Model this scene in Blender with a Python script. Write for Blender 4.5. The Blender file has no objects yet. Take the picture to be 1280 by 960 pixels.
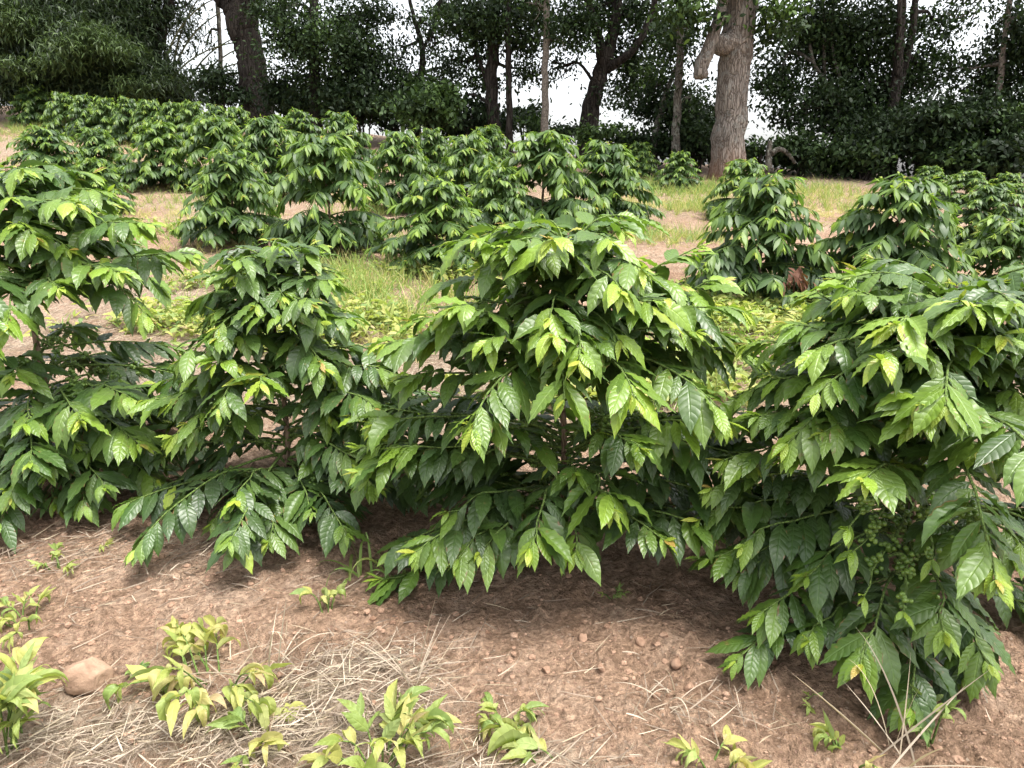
import bpy, math, random
import numpy as np
from mathutils import Vector

R = math.radians
scene = bpy.context.scene
COL = scene.collection

# ------------------------------------------------------------------ camera
F, CH, PITCH = 890.0, 1.35, R(16.0)
cam_d = bpy.data.cameras.new("camera")
cam = bpy.data.objects.new("camera", cam_d)
COL.objects.link(cam)
cam.location = (0, 0, CH)
cam.rotation_euler = (R(90) - PITCH, 0, 0)
cam_d.sensor_width = 36.0
cam_d.lens = 36.0 * F / 1280.0
cam_d.clip_start = 0.05
cam_d.clip_end = 3000
scene.camera = cam
CP, SP = math.cos(PITCH), math.sin(PITCH)


def ray(px, py):
    a, b = (px - 640.0) / F, (480.0 - py) / F
    return np.array([a, CP + b * SP, -SP + b * CP])


def at(px, py, Y):
    """the point of the place that the photograph shows at (px, py), Y metres ahead"""
    d = ray(px, py)
    return np.array([0, 0, CH]) + d * (Y / d[1])


# ------------------------------------------------------------------ noise and terrain
def vnoise(x, y, seed=0):
    x = np.asarray(x, float); y = np.asarray(y, float)
    xi = np.floor(x).astype(np.int64); yi = np.floor(y).astype(np.int64)
    fx = x - xi; fy = y - yi
    fx = fx * fx * (3 - 2 * fx); fy = fy * fy * (3 - 2 * fy)

    def h(a, b):
        n = (a * 374761393 + b * 668265263 + seed * 982451653) & 0xFFFFFFFF
        n = ((n ^ (n >> 13)) * 1274126177) & 0xFFFFFFFF
        n = (n ^ (n >> 16)) & 0xFFFF
        return n / 65535.0
    return ((h(xi, yi) * (1 - fx) + h(xi + 1, yi) * fx) * (1 - fy)
            + (h(xi, yi + 1) * (1 - fx) + h(xi + 1, yi + 1) * fx) * fy) - 0.5


def sig(v):
    return 1 / (1 + np.exp(-np.clip(v, -40, 40)))


def tz(x, y):
    x = np.asarray(x, float); y = np.asarray(y, float)
    yc = 21.5 - 0.36 * np.clip(x, -14, 12)
    ye = yc - np.log1p(np.exp(np.clip((yc - y) * 1.2, -40, 40))) / 1.2      # stops rising at the crest
    p = 0.27 + 0.12 * (ye - 6.6) - 0.02 * (np.clip(x, -16, 16) - 2.4)
    z = np.log1p(np.exp(np.clip(p * 9, -40, 40))) / 9
    z = z + 0.02 * np.maximum(0, ye - 14) ** 1.5 * sig(-(x + 2) / 2.0)
    z = z + 0.006 * np.maximum(0, ye - 10) * sig((x - 1) / 2)
    over = np.maximum(0, y - yc - 1.0)
    z = z - 0.05 * np.minimum(over, 12) ** 1.5 - 0.1 * np.minimum(np.maximum(over - 12, 0), 60)
    # the bank the front row stands on falls a little towards the viewer
    rowd = (y - (2.42 - 0.32 * x))
    z = z - 0.05 * sig(-(rowd + 0.75) * 4)
    z = z + 0.05 * vnoise(x * 0.9, y * 0.9, 3) * sig((30 - y)) + 0.16 * vnoise(x * .22, y * .22, 5) * sig((y - 9))
    return z


def tz1(x, y):
    return float(tz(x, y))


def g(px, py):
    """where the line of sight through (px, py) meets the ground"""
    d = ray(px, py)
    s = 0.5
    while s < 60:
        p = np.array([0, 0, CH]) + d * s
        if p[2] < tz1(p[0], p[1]):
            break
        s += 0.02
    return np.array([0, 0, CH]) + d * s


# ------------------------------------------------------------------ mesh builder
class MB:
    def __init__(self):
        self.v, self.q, self.t, self.age, self.luv, self.n = [], [], [], [], [], 0

    def add(self, v, q=None, t=None, age=0.0, luv=None):
        v = np.asarray(v, np.float32).reshape(-1, 3)
        k = len(v)
        if q is not None and len(q):
            self.q.append(np.asarray(q, np.int32) + self.n)
        if t is not None and len(t):
            self.t.append(np.asarray(t, np.int32) + self.n)
        self.v.append(v)
        self.age.append(np.broadcast_to(np.asarray(age, np.float32), (k,)).copy())
        self.luv.append(np.zeros((k, 3), np.float32) if luv is None else np.asarray(luv, np.float32))
        self.n += k

    def mesh(self, name, material, smooth=True):
        me = bpy.data.meshes.new(name)
        v = np.concatenate(self.v)
        loops, tot = [], []
        if self.q:
            q = np.concatenate(self.q); loops.append(q.ravel()); tot.append(np.full(len(q), 4, np.int32))
        if self.t:
            t = np.concatenate(self.t); loops.append(t.ravel()); tot.append(np.full(len(t), 3, np.int32))
        loops = np.concatenate(loops).astype(np.int32); tot = np.concatenate(tot)
        start = np.concatenate([[0], np.cumsum(tot)[:-1]]).astype(np.int32)
        me.vertices.add(len(v)); me.vertices.foreach_set("co", v.ravel())
        me.loops.add(len(loops)); me.loops.foreach_set("vertex_index", loops)
        me.polygons.add(len(tot)); me.polygons.foreach_set("loop_start", start)
        me.polygons.foreach_set("loop_total", tot)
        a = me.attributes.new("age", "FLOAT", "POINT"); a.data.foreach_set("value", np.concatenate(self.age))
        a = me.attributes.new("luv", "FLOAT_VECTOR", "POINT"); a.data.foreach_set("vector", np.concatenate(self.luv).ravel())
        me.update(calc_edges=True)
        me.polygons.foreach_set("use_smooth", np.full(len(tot), smooth, bool))
        me.materials.append(material)
        me.validate()
        return me

    def build(self, name, material, parent=None, smooth=True):
        o = bpy.data.objects.new(name, self.mesh(name, material, smooth))
        COL.objects.link(o)
        if parent is not None:
            o.parent = parent
        return o


def norm(a):
    a = np.asarray(a, float)
    return a / np.maximum(np.linalg.norm(a, axis=-1, keepdims=True), 1e-9)


UP = np.array([0, 0, 1.0])
PROF_T = [0, .03, .06, .15, .3, .45, .6, .75, .86, .93, 1]
PROF_W = [.05, .05, .16, .52, .9, 1, .93, .66, .34, .14, .02]
LANCE_T = [0, .1, .3, .6, .85, 1]
LANCE_W = [.15, .6, 1, .75, .3, .02]
BLADE_T = [0, .2, .5, .8, 1]
BLADE_W = [.7, 1, .9, .5, .03]
DIAM_T = [0, .3, .6, 1]
DIAM_W = [.1, .9, 1, .05]


def leaves(mb, rng, B, D, L, W, droop, age, rows=6, cols=2, wave=0.0, fold=0.2, prof=(PROF_T, PROF_W), roll=0.25, upref=None, nw=5.5):
    """n leaves at once, each a bent, folded, wavy blade"""
    B = np.asarray(B, float).reshape(-1, 3); n = len(B)
    if n == 0:
        return
    D = norm(D)
    L = np.broadcast_to(L, (n,)).astype(float); W = np.broadcast_to(W, (n,)).astype(float)
    droop = np.broadcast_to(droop, (n,)).astype(float); age = np.broadcast_to(age, (n,)).astype(float)
    up = UP + (rng.normal(0, roll, (n, 3)) if upref is None else 0)
    if upref is not None:
        up = upref + rng.normal(0, roll, (n, 3))
    S = np.cross(up, D)
    bad = np.linalg.norm(S, axis=1) < 0.05
    S[bad] = np.cross(np.array([1.0, 0.2, 0]), D[bad])
    S = norm(S)
    t = np.linspace(0, 1, rows + 1)
    u = np.linspace(-1, 1, cols + 1)
    gg = np.clip(droop[:, None] * t[None, :] ** 0.85, -.5, 1.25)[..., None]
    down = np.array([0, 0, -1.0])
    dirs = norm(D[:, None, :] * (1 - gg) + down * gg)
    seg = dirs * (L / rows)[:, None, None]
    mid = np.concatenate([np.zeros((n, 1, 3)), np.cumsum(seg[:, :-1], axis=1)], axis=1) + B[:, None, :]
    nn = norm(np.cross(dirs, S[:, None, :]))
    w = (np.interp(t, *prof)[None, :] * W[:, None] / 2)
    ph = rng.uniform(0, 6.28, n)
    fo = fold * rng.uniform(0.2, 1.6, n)
    odd = rng.uniform(0, 1, n) < .08                         # curled and cupped ones
    fo = np.where(odd, fold * rng.uniform(2.5, 5.0, n), fo)
    uu = u[None, None, :]
    off = (fo[:, None, None] * np.abs(uu) - 0.30 * uu * uu * rng.uniform(.3, 1.2, n)[:, None, None]) * w[:, :, None]
    if wave:
        k = rng.uniform(nw - .8, nw + .8, n)
        amp = wave * W * rng.uniform(.4, 1.4, n)
        sgn = np.where(uu > 0, 0.9, 0.0)
        off = off + amp[:, None, None] * np.abs(uu) ** 1.6 * np.sin(6.283 * k[:, None, None] * t[None, :, None] + ph[:, None, None] + sgn) \
            * np.interp(t, *prof)[None, :, None] ** .6
    P = mid[:, :, None, :] + S[:, None, None, :] * (uu * w[:, :, None])[..., None] + nn[:, :, None, :] * off[..., None]
    nv = (rows + 1) * (cols + 1)
    i, j = np.meshgrid(np.arange(rows), np.arange(cols), indexing="ij")
    a = (i * (cols + 1) + j).ravel()
    q = np.stack([a, a + cols + 1, a + cols + 2, a + 1], axis=1)
    Q = (q[None] + (np.arange(n) * nv)[:, None, None]).reshape(-1, 4)
    luv = np.zeros((n, rows + 1, cols + 1, 3))
    luv[..., 0] = uu
    luv[..., 1] = t[None, :, None]
    luv[..., 2] = rng.uniform(0, 1, n)[:, None, None]
    mb.add(P.reshape(-1, 3), q=Q, age=np.repeat(age, nv), luv=luv.reshape(-1, 3))


def tube(mb, pts, rad, sides=7, cap=True, bump=0.0, rng=None, age=0.0):
    pts = np.asarray(pts, float); m = len(pts)
    rad = np.broadcast_to(rad, (m,)).astype(float)
    T = norm(np.gradient(pts, axis=0))
    ref = np.array([1.0, 0.13, 0.07]) if abs(T[0][0]) < .8 else np.array([0.1, 1.0, .07])
    A = norm(np.cross(T, ref)); Bv = np.cross(T, A)
    th = np.linspace(0, 2 * math.pi, sides, endpoint=False)
    rr = rad[:, None] * np.ones(sides)
    if bump and rng is not None:
        ridge = rng.normal(0, bump, sides)[None, :] + rng.normal(0, bump * .5, (m, sides))
        rr = rr * (1 + ridge)
    V = pts[:, None, :] + rr[..., None] * (np.cos(th)[None, :, None] * A[:, None, :] + np.sin(th)[None, :, None] * Bv[:, None, :])
    i, j = np.meshgrid(np.arange(m - 1), np.arange(sides), indexing="ij")
    a = (i * sides + j).ravel(); b = (i * sides + (j + 1) % sides).ravel()
    q = np.stack([a, b, b + sides, a + sides], axis=1)
    V = V.reshape(-1, 3)
    tr = None
    luv = np.zeros((len(V), 3)); luv[:, 0] = np.tile(th, m); luv[:, 1] = np.repeat(np.linspace(0, 1, m), sides)
    if cap:
        c = len(V)
        V = np.vstack([V, pts[-1] + T[-1] * rad[-1] * .25, pts[0]])
        luv = np.vstack([luv, [[0, 1, 0], [0, 0, 0]]])
        e = (m - 1) * sides
        jj = np.arange(sides)
        tr = np.concatenate([np.stack([e + jj, e + (jj + 1) % sides, np.full(sides, c)], 1),
                             np.stack([(jj + 1) % sides, jj, np.full(sides, c + 1)], 1)])
    mb.add(V, q=q, t=tr, age=age, luv=luv)


def smooth_path(pts, n):
    """Catmull-Rom through the given points"""
    p = np.asarray(pts, float)
    p = np.vstack([2 * p[0] - p[1], p, 2 * p[-1] - p[-2]])
    k = len(p) - 3
    out = []
    for s in np.linspace(0, k - 1e-6, n):
        i = int(s); f = s - i
        a, b, c, d = p[i], p[i + 1], p[i + 2], p[i + 3]
        out.append(.5 * (2 * b + (c - a) * f + (2 * a - 5 * b + 4 * c - d) * f * f + (3 * b - a - 3 * c + d) * f ** 3))
    return np.array(out)


def ico():
    p = (1 + 5 ** .5) / 2
    v = norm(np.array([(-1, p, 0), (1, p, 0), (-1, -p, 0), (1, -p, 0), (0, -1, p), (0, 1, p), (0, -1, -p), (0, 1, -p),
                       (p, 0, -1), (p, 0, 1), (-p, 0, -1), (-p, 0, 1)], float))
    f = [(0, 11, 5), (0, 5, 1), (0, 1, 7), (0, 7, 10), (0, 10, 11), (1, 5, 9), (5, 11, 4), (11, 10, 2), (10, 7, 6), (7, 1, 8),
         (3, 9, 4), (3, 4, 2), (3, 2, 6), (3, 6, 8), (3, 8, 9), (4, 9, 5), (2, 4, 11), (6, 2, 10), (8, 6, 7), (9, 8, 1)]

    def sub(v, f):
        v = list(map(tuple, v)); cache = {}; nf = []

        def m(a, b):
            k = (min(a, b), max(a, b))
            if k not in cache:
                c = norm((np.array(v[a]) + np.array(v[b])) / 2); v.append(tuple(c)); cache[k] = len(v) - 1
            return cache[k]
        for a, b, c in f:
            x, y, z = m(a, b), m(b, c), m(c, a)
            nf += [(a, x, z), (b, y, x), (c, z, y), (x, y, z)]
        return np.array(v), nf
    v1, f1 = sub(v, f)
    v2, f2 = sub(v1, f1)
    v3, f3 = sub(v2, f2)
    return (v, np.array(f)), (v1, np.array(f1)), (v2, np.array(f2)), (v3, np.array(f3))


ICO = ico()


# ------------------------------------------------------------------ materials
def new_mat(name):
    m = bpy.data.materials.new(name)
    m.use_nodes = True
    nt = m.node_tree
    nt.nodes.clear()
    out = nt.nodes.new("ShaderNodeOutputMaterial")
    return m, nt, out


class NT:
    def __init__(self, nt):
        self.nt = nt

    def n(self, kind, **kw):
        nd = self.nt.nodes.new("ShaderNode" + kind)
        for k, v in kw.items():
            setattr(nd, k, v)
        return nd

    def l(self, a, b):
        self.nt.links.new(a, b)

    def math(self, op, a, b=None, c=None, clamp=False):
        nd = self.n("Math", operation=op, use_clamp=clamp)
        for i, x in enumerate((a, b, c)):
            if x is None:
                continue
            if isinstance(x, (int, float)):
                nd.inputs[i].default_value = x
            else:
                self.l(x, nd.inputs[i])
        return nd.outputs[0]

    def ramp(self, fac, stops, interp="LINEAR"):
        nd = self.n("ValToRGB")
        cr = nd.color_ramp
        cr.interpolation = interp
        while len(cr.elements) < len(stops):
            cr.elements.new(0.5)
        for e, (p, c) in zip(cr.elements, stops):
            e.position = p
            e.color = (*c, 1) if not isinstance(c, (int, float)) else (c, c, c, 1)
        self.l(fac, nd.inputs[0])
        return nd.outputs[0]

    def mix(self, fac, a, b, mode="MIX"):
        nd = self.n("Mix", data_type="RGBA", blend_type=mode)
        for sock, x in ((nd.inputs[0], fac), (nd.inputs[6], a), (nd.inputs[7], b)):
            if isinstance(x, (int, float)):
                sock.default_value = x
            elif isinstance(x, tuple):
                sock.default_value = (*x, 1)
            else:
                self.l(x, sock)
        return nd.outputs[2]

    def noise(self, scale, detail=3, rough=.55, coord=None):
        nd = self.n("TexNoise")
        nd.inputs["Scale"].default_value = scale
        nd.inputs["Detail"].default_value = detail
        nd.inputs["Roughness"].default_value = rough
        if coord is not None:
            self.l(coord, nd.inputs["Vector"])
        return nd.outputs[0]

    def attr(self, name):
        return self.n("Attribute", attribute_name=name)

    def bump(self, height, strength=.4, dist=.01):
        nd = self.n("Bump")
        nd.inputs["Strength"].default_value = strength
        nd.inputs["Distance"].default_value = dist
        self.l(height, nd.inputs["Height"])
        return nd.outputs[0]


def leaf_material(name, stops, rough=.33, trans=.22, veins=True, under=(.10, .16, .055), spec=.5, tcol=(.22, .42, .03), vein_n=8.0, spots=0.0):
    m, nt, out = new_mat(name)
    N = NT(nt)
    age = N.attr("age").outputs["Fac"]
    luv = N.attr("luv")
    sep = N.n("SeparateXYZ"); N.l(luv.outputs["Vector"], sep.inputs[0])
    u, v, rnd = sep.outputs[0], sep.outputs[1], sep.outputs[2]
    jit = N.math("MULTIPLY_ADD", rnd, .16, -.08)
    co = N.n("TexCoord").outputs["Object"]
    big = N.noise(9, 2, .5, co)
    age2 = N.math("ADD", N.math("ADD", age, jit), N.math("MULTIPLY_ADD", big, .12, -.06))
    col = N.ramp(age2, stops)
    b = N.n("BsdfPrincipled")
    if veins:
        au = N.math("ABSOLUTE", u)
        fr = N.math("FRACT", N.math("MULTIPLY", N.math("SUBTRACT", v, N.math("MULTIPLY", N.math("POWER", au, 1.2), .13)), vein_n))
        tri = N.math("ABSOLUTE", N.math("MULTIPLY_ADD", fr, 2.0, -1.0))        # 1 on a vein, 0 between two
        line = N.math("POWER", tri, 9.0)
        midr = N.math("SUBTRACT", 1.0, N.math("MULTIPLY", au, 9.0), clamp=True)
        vein = N.math("MAXIMUM", N.math("MULTIPLY", line, .45), midr)
        light = N.mix(1.0, col, (1.55, 1.5, 1.5), "MULTIPLY")
        col = N.mix(N.math("MULTIPLY", vein, .65), col, light)
        quilt = N.math("SUBTRACT", 1.0, N.math("POWER", tri, 2.2))
        h = N.math("SUBTRACT", quilt, N.math("MULTIPLY", midr, 1.4))
        h = N.math("ADD", h, N.math("MULTIPLY", N.noise(60, 2, .5, co), .35))
        N.l(N.bump(h, .38, .0025), b.inputs["Normal"])
    if spots:
        sp = N.math("GREATER_THAN", N.noise(34, 3, .6, co), .69)
        col = N.mix(N.math("MULTIPLY", sp, spots), col, (.17, .11, .035))
        if veins:
            edge = N.math("MULTIPLY", N.math("GREATER_THAN", N.math("ADD", N.math("MULTIPLY", N.math("ABSOLUTE", u), .5), N.noise(22, 3, .6, co)), 1.10), .8)
            col = N.mix(edge, col, (.15, .075, .03))
        col = N.mix(N.math("MULTIPLY_ADD", N.noise(5.5, 5, .65, co), .28, -.08, clamp=True), col, (.20, .17, .11))     # dust
    back = N.n("NewGeometry").outputs["Backfacing"]
    cunder = N.mix(.55, col, under)
    colf = N.mix(back, col, cunder)
    N.l(colf, b.inputs["Base Color"])
    rg = N.math("ADD", N.math("MULTIPLY_ADD", N.noise(26, 3, .6, co), .26, rough - .13), N.math("MULTIPLY", back, .3))
    N.l(rg, b.inputs["Roughness"])
    b.inputs["Specular IOR Level"].default_value = spec
    if trans:
        tr = N.n("BsdfTranslucent")
        N.l(N.mix(.5, N.mix(1.0, col, (2.2, 2.4, 1.4), "MULTIPLY"), tcol), tr.inputs["Color"])
        ms = N.n("MixShader")
        N.l(N.math("MULTIPLY_ADD", age, trans * .9, trans * .6, clamp=True), ms.inputs[0])
        N.l(b.outputs[0], ms.inputs[1]); N.l(tr.outputs[0], ms.inputs[2])
        N.l(ms.outputs[0], out.inputs[0])
    else:
        N.l(b.outputs[0], out.inputs[0])
    return m


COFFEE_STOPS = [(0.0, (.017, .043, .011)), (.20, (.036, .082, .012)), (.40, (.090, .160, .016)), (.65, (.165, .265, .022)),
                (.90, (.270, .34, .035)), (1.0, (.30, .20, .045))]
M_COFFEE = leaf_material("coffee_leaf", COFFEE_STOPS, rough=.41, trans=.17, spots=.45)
M_COFFEE_FAR = leaf_material("coffee_leaf_far", [(p, tuple(.80 * c + .012 for c in q)) for p, q in COFFEE_STOPS], rough=.47, veins=False, spec=.32)
M_WEED = leaf_material("weed_leaf", [(0, (.09, .16, .045)), (.35, (.19, .245, .06)), (.7, (.36, .355, .11)), (1, (.42, .32, .18))],
                       rough=.5, trans=.3, spec=.3, under=(.3, .36, .14), tcol=(.4, .5, .05), vein_n=5, spots=.3)
M_GRASS = leaf_material("grass_blade", [(0, (.085, .19, .035)), (.5, (.20, .29, .07)), (.8, (.36, .31, .13)), (1, (.50, .40, .22))],
                        rough=.5, trans=.28, veins=False, spec=.3, under=(.2, .26, .09), tcol=(.32, .45, .06))
M_STRAW = leaf_material("dry_straw", [(0, (.12, .09, .068)), (.5, (.26, .21, .16)), (1, (.45, .38, .295))],
                        rough=.7, trans=.08, veins=False, spec=.2, under=(.4, .33, .22), tcol=(.5, .4, .2))
M_DEAD = leaf_material("dead_leaf", [(0, (.06, .028, .018)), (.5, (.13, .058, .035)), (1, (.36, .26, .18))],
                       rough=.7, trans=.1, veins=True, spec=.2, under=(.25, .15, .09), tcol=(.4, .2, .06))
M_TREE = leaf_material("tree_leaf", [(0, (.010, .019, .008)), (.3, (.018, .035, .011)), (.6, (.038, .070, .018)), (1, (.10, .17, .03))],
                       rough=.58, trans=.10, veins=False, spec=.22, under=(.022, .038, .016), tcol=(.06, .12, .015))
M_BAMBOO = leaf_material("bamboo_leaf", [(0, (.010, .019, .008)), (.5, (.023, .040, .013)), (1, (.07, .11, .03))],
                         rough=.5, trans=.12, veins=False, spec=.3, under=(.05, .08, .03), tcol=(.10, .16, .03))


def bark_material(name, dark, light, scale=14, ridge=.5, stretch=.18, lichen=None, low=None):
    m, nt, out = new_mat(name)
    N = NT(nt)
    tc = N.n("TexCoord").outputs["Object"]
    mp = N.n("Mapping"); mp.inputs["Scale"].default_value = (1, 1, stretch)
    N.l(tc, mp.inputs["Vector"])
    n1 = N.noise(scale, 6, .65, mp.outputs[0])
    n2 = N.noise(scale * 3.3, 4, .6, mp.outputs[0])
    col = N.ramp(N.math("MULTIPLY_ADD", n2, .35, N.math("MULTIPLY", n1, .65)), [(.3, dark), (.66, light)])
    vo = N.n("TexVoronoi", feature="DISTANCE_TO_EDGE"); vo.inputs["Scale"].default_value = scale * 1.1
    wob = N.n("Mix", data_type="VECTOR"); wob.inputs[0].default_value = .08
    nz = N.n("TexNoise"); nz.inputs["Scale"].default_value = 6; N.l(tc, nz.inputs["Vector"])
    N.l(mp.outputs[0], wob.inputs[4]); N.l(nz.outputs["Color"], wob.inputs[5]); N.l(wob.outputs[1], vo.inputs["Vector"])
    crack = N.ramp(vo.outputs["Distance"], [(0, 0), (.14, 1)])
    col = N.mix(1.0, col, N.mix(crack, (.45, .42, .40), (1.08, 1.08, 1.08)), "MULTIPLY")
    if lichen:
        ln = N.math("GREATER_THAN", N.noise(5.5, 6, .7, tc), .57)
        col = N.mix(N.math("MULTIPLY", ln, .6), col, lichen)
    if low:                                            # red soil splashed on the foot of the trunk
        sep = N.n("SeparateXYZ"); N.l(tc, sep.inputs[0])
        f = N.math("SUBTRACT", 1.0, N.math("MULTIPLY", N.math("ADD", sep.outputs[2], N.math("MULTIPLY", n1, .6)), .9), clamp=True)
        col = N.mix(f, col, low)
    b = N.n("BsdfPrincipled")
    N.l(col, b.inputs["Base Color"])
    b.inputs["Roughness"].default_value = .9
    b.inputs["Specular IOR Level"].default_value = .2
    N.l(N.bump(N.math("ADD", N.math("ADD", n1, N.math("MULTIPLY", n2, .8)), N.math("MULTIPLY", crack, .6)), ridge, .04), b.inputs["Normal"])
    N.l(b.outputs[0], out.inputs[0])
    return m


M_BARK_PALE = bark_material("pale_bark", (.09, .075, .065), (.35, .305, .265), 18, 1.0, .14, lichen=(.27, .265, .24), low=(.24, .12, .065))
M_BARK_DARK = bark_material("dark_bark", (.016, .013, .011), (.060, .050, .042), 12, .9)
M_BARK_GREY = bark_material("grey_bark", (.05, .045, .038), (.17, .155, .13), 16, .7, .4, lichen=(.24, .25, .21))
M_BARK_SMOOTH = bark_material("smooth_bark", (.10, .085, .07), (.22, .19, .16), 22, .3, .6)
M_STEM = bark_material("coffee_stem", (.11, .07, .045), (.30, .22, .15), 60, .6, .3)
M_TWIG = bark_material("green_twig", (.07, .11, .03), (.14, .21, .05), 60, .3, .3)
M_CULM = bark_material("bamboo_culm", (.06, .07, .035), (.17, .17, .09), 20, .2, .3)


def simple_mat(name, stops, scale, rough=.5, bump=.3, spec=.4, sss=0):
    m, nt, out = new_mat(name)
    N = NT(nt)
    tc = N.n("TexCoord").outputs["Object"]
    n1 = N.noise(scale, 5, .6, tc)
    b = N.n("BsdfPrincipled")
    col = N.ramp(n1, stops)
    N.l(col, b.inputs["Base Color"])
    b.inputs["Roughness"].default_value = rough
    b.inputs["Specular IOR Level"].default_value = spec
    N.l(N.bump(N.noise(scale * 3, 5, .65, tc), bump, .01), b.inputs["Normal"])
    N.l(b.outputs[0], out.inputs[0])
    return m


M_BERRY = simple_mat("green_coffee_cherry", [(.35, (.055, .11, .018)), (.65, (.14, .22, .035))], 18, .32, .05, .5)
M_STONE = simple_mat("tan_stone", [(.3, (.20, .125, .085)), (.7, (.38, .26, .18))], 14, .9, .6, .2)
M_CLOD = simple_mat("soil_clod", [(.3, (.15, .085, .054)), (.7, (.38, .255, .18))], 13, .95, .6, .1)


def ground_material():
    m, nt, out = new_mat("red_soil")
    N = NT(nt)
    tc = N.n("TexCoord").outputs["Object"]
    big = N.noise(1.1, 5, .6, tc)
    mid = N.noise(7, 6, .7, tc)
    fine = N.noise(55, 5, .7, tc)
    soil = N.ramp(N.math("MULTIPLY_ADD", big, .5, N.math("MULTIPLY", mid, .5)),
                  [(.32, (.22, .135, .084)), (.5, (.37, .248, .170)), (.68, (.52, .385, .285))])
    soil = N.mix(.85, soil, N.ramp(fine, [(.3, (.45, .40, .37)), (.5, (1, 1, 1)), (.7, (1.6, 1.6, 1.6))]), "MULTIPLY")
    v3 = N.n("TexVoronoi"); v3.inputs["Scale"].default_value = 42; v3.inputs["Randomness"].default_value = 1.0
    wv = N.n("Mix", data_type="VECTOR"); wv.inputs[0].default_value = .03
    nv = N.n("TexNoise"); nv.inputs["Scale"].default_value = 30; N.l(tc, nv.inputs["Vector"])
    N.l(tc, wv.inputs[4]); N.l(nv.outputs["Color"], wv.inputs[5]); N.l(wv.outputs[1], v3.inputs["Vector"])
    s3 = N.n("SeparateColor"); N.l(v3.outputs["Color"], s3.inputs[0])
    crumb = N.ramp(s3.outputs[0], [(0, (.72, .70, .68)), (.6, (1, 1, 1)), (1, (1.3, 1.28, 1.26))])
    soil = N.mix(.7, soil, crumb, "MULTIPLY")
    # grit: pale and dark grains
    vo = N.n("TexVoronoi"); vo.inputs["Scale"].default_value = 95; N.l(tc, vo.inputs["Vector"])
    sepc = N.n("SeparateColor"); N.l(vo.outputs["Color"], sepc.inputs[0])
    gm = N.math("MULTIPLY", N.math("GREATER_THAN", sepc.outputs[0], .80), N.math("LESS_THAN", vo.outputs["Distance"], .42))
    soil = N.mix(N.math("MULTIPLY", gm, .75), soil, N.ramp(sepc.outputs[1], [(0, (.22, .12, .085)), (.6, (.40, .26, .19)), (1, (.52, .40, .31))]))
    # dry plant litter lying on the soil
    lit = N.attr("age").outputs["Fac"]
    mp = N.n("Mapping"); mp.inputs["Scale"].default_value = (1, .22, 1); mp.inputs["Rotation"].default_value = (0, 0, .6)
    N.l(tc, mp.inputs["Vector"])
    st = N.noise(48, 4, .7, mp.outputs[0])
    straw = N.ramp(st, [(.3, (.17, .11, .075)), (.5, (.36, .275, .20)), (.7, (.52, .43, .33))])
    lm = N.math("MULTIPLY", lit, 1.0)
    lm = N.math("MULTIPLY_ADD", N.math("ADD", N.noise(16, 5, .7, tc), -.5), 1.3, lm, clamp=True)
    col = N.mix(N.ramp(lm, [(.35, (0, 0, 0)), (.75, (.9, .9, .9))]), soil, straw)
    b = N.n("BsdfPrincipled")
    N.l(col, b.inputs["Base Color"])
    b.inputs["Roughness"].default_value = .95
    b.inputs["Specular IOR Level"].default_value = .1
    v2 = N.n("TexVoronoi"); v2.inputs["Scale"].default_value = 38; N.l(tc, v2.inputs["Vector"])
    h = N.math("ADD", N.math("MULTIPLY", mid, 1.6), N.math("MULTIPLY", fine, 1.5))
    h = N.math("SUBTRACT", h, N.math("MULTIPLY", v2.outputs["Distance"], .7))
    h = N.math("ADD", h, N.math("MULTIPLY", gm, .3))
    N.l(N.bump(h, 1.0, .035), b.inputs["Normal"])
    N.l(b.outputs[0], out.inputs[0])
    return m


M_GROUND = ground_material()


# ------------------------------------------------------------------ tagging
def tag(o, label, cat, group=None, kind=None):
    o["label"] = label
    if cat:
        o["category"] = cat
    if group:
        o["group"] = group
    if kind:
        o["kind"] = kind
    return o


def thing(name, loc, label, cat, group=None, rz=0.0):
    o = bpy.data.objects.new(name, None)
    o.empty_display_size = .1
    COL.objects.link(o)
    o.location = loc
    o.rotation_euler = (0, 0, rz)
    return tag(o, label, cat, group)


def copy_thing(root, loc, rz, sc, label, tilt=(0, 0)):
    r = root.copy(); COL.objects.link(r)
    r.location = loc; r.rotation_euler = (tilt[0], tilt[1], rz); r.scale = (sc[0], sc[0], sc[1])
    r["label"] = label
    for ch in list(root.children):
        c = ch.copy(); COL.objects.link(c); c.parent = r
        for s in ch.children:
            d = s.copy(); COL.objects.link(d); d.parent = c
    return r


# ------------------------------------------------------------------ ground
def litter_amount(x, y):
    """where dry plant litter lies: between the rows, and in patches near the viewer"""
    rowd = y - (2.42 - .32 * x)
    a = .74 * sig((rowd - .75) * 4) * sig((6.2 - .32 * x - y) * 1.5)
    a = np.maximum(a, .50 * sig((y - 8.0)))
    row2 = np.exp(-((y - (7.45 - .36 * x)) / .55) ** 2)
    a = a * (1 - .8 * row2)
    for cx, cy, rx, ry, k in LITTER:
        a = np.maximum(a, k * np.exp(-(((x - cx) / rx) ** 2 + ((y - cy) / ry) ** 2)))
    return a + (.35 * vnoise(x * 1.3, y * 1.3, 11) + .5 * vnoise(x * .6, y * .9, 12)) * (a > .1)


LITTER = []
for px, py, rx, ry, k in ((90, 930, .34, .16, .95), (400, 900, .30, .17, .9), (440, 835, .22, .10, .75), (330, 925, .3, .13, .9), (640, 960, .30, .06, .5),
                          (860, 900, .22, .08, .25), (110, 690, .4, .12, .25)):
    p = g(px, py)
    LITTER.append((p[0], p[1], rx, ry, k))


def grow(start, step, end, fac, cap=1e9):
    out = [start]
    while out[-1] < end:
        out.append(out[-1] + step); step = min(step * fac, cap)
    return out


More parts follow.
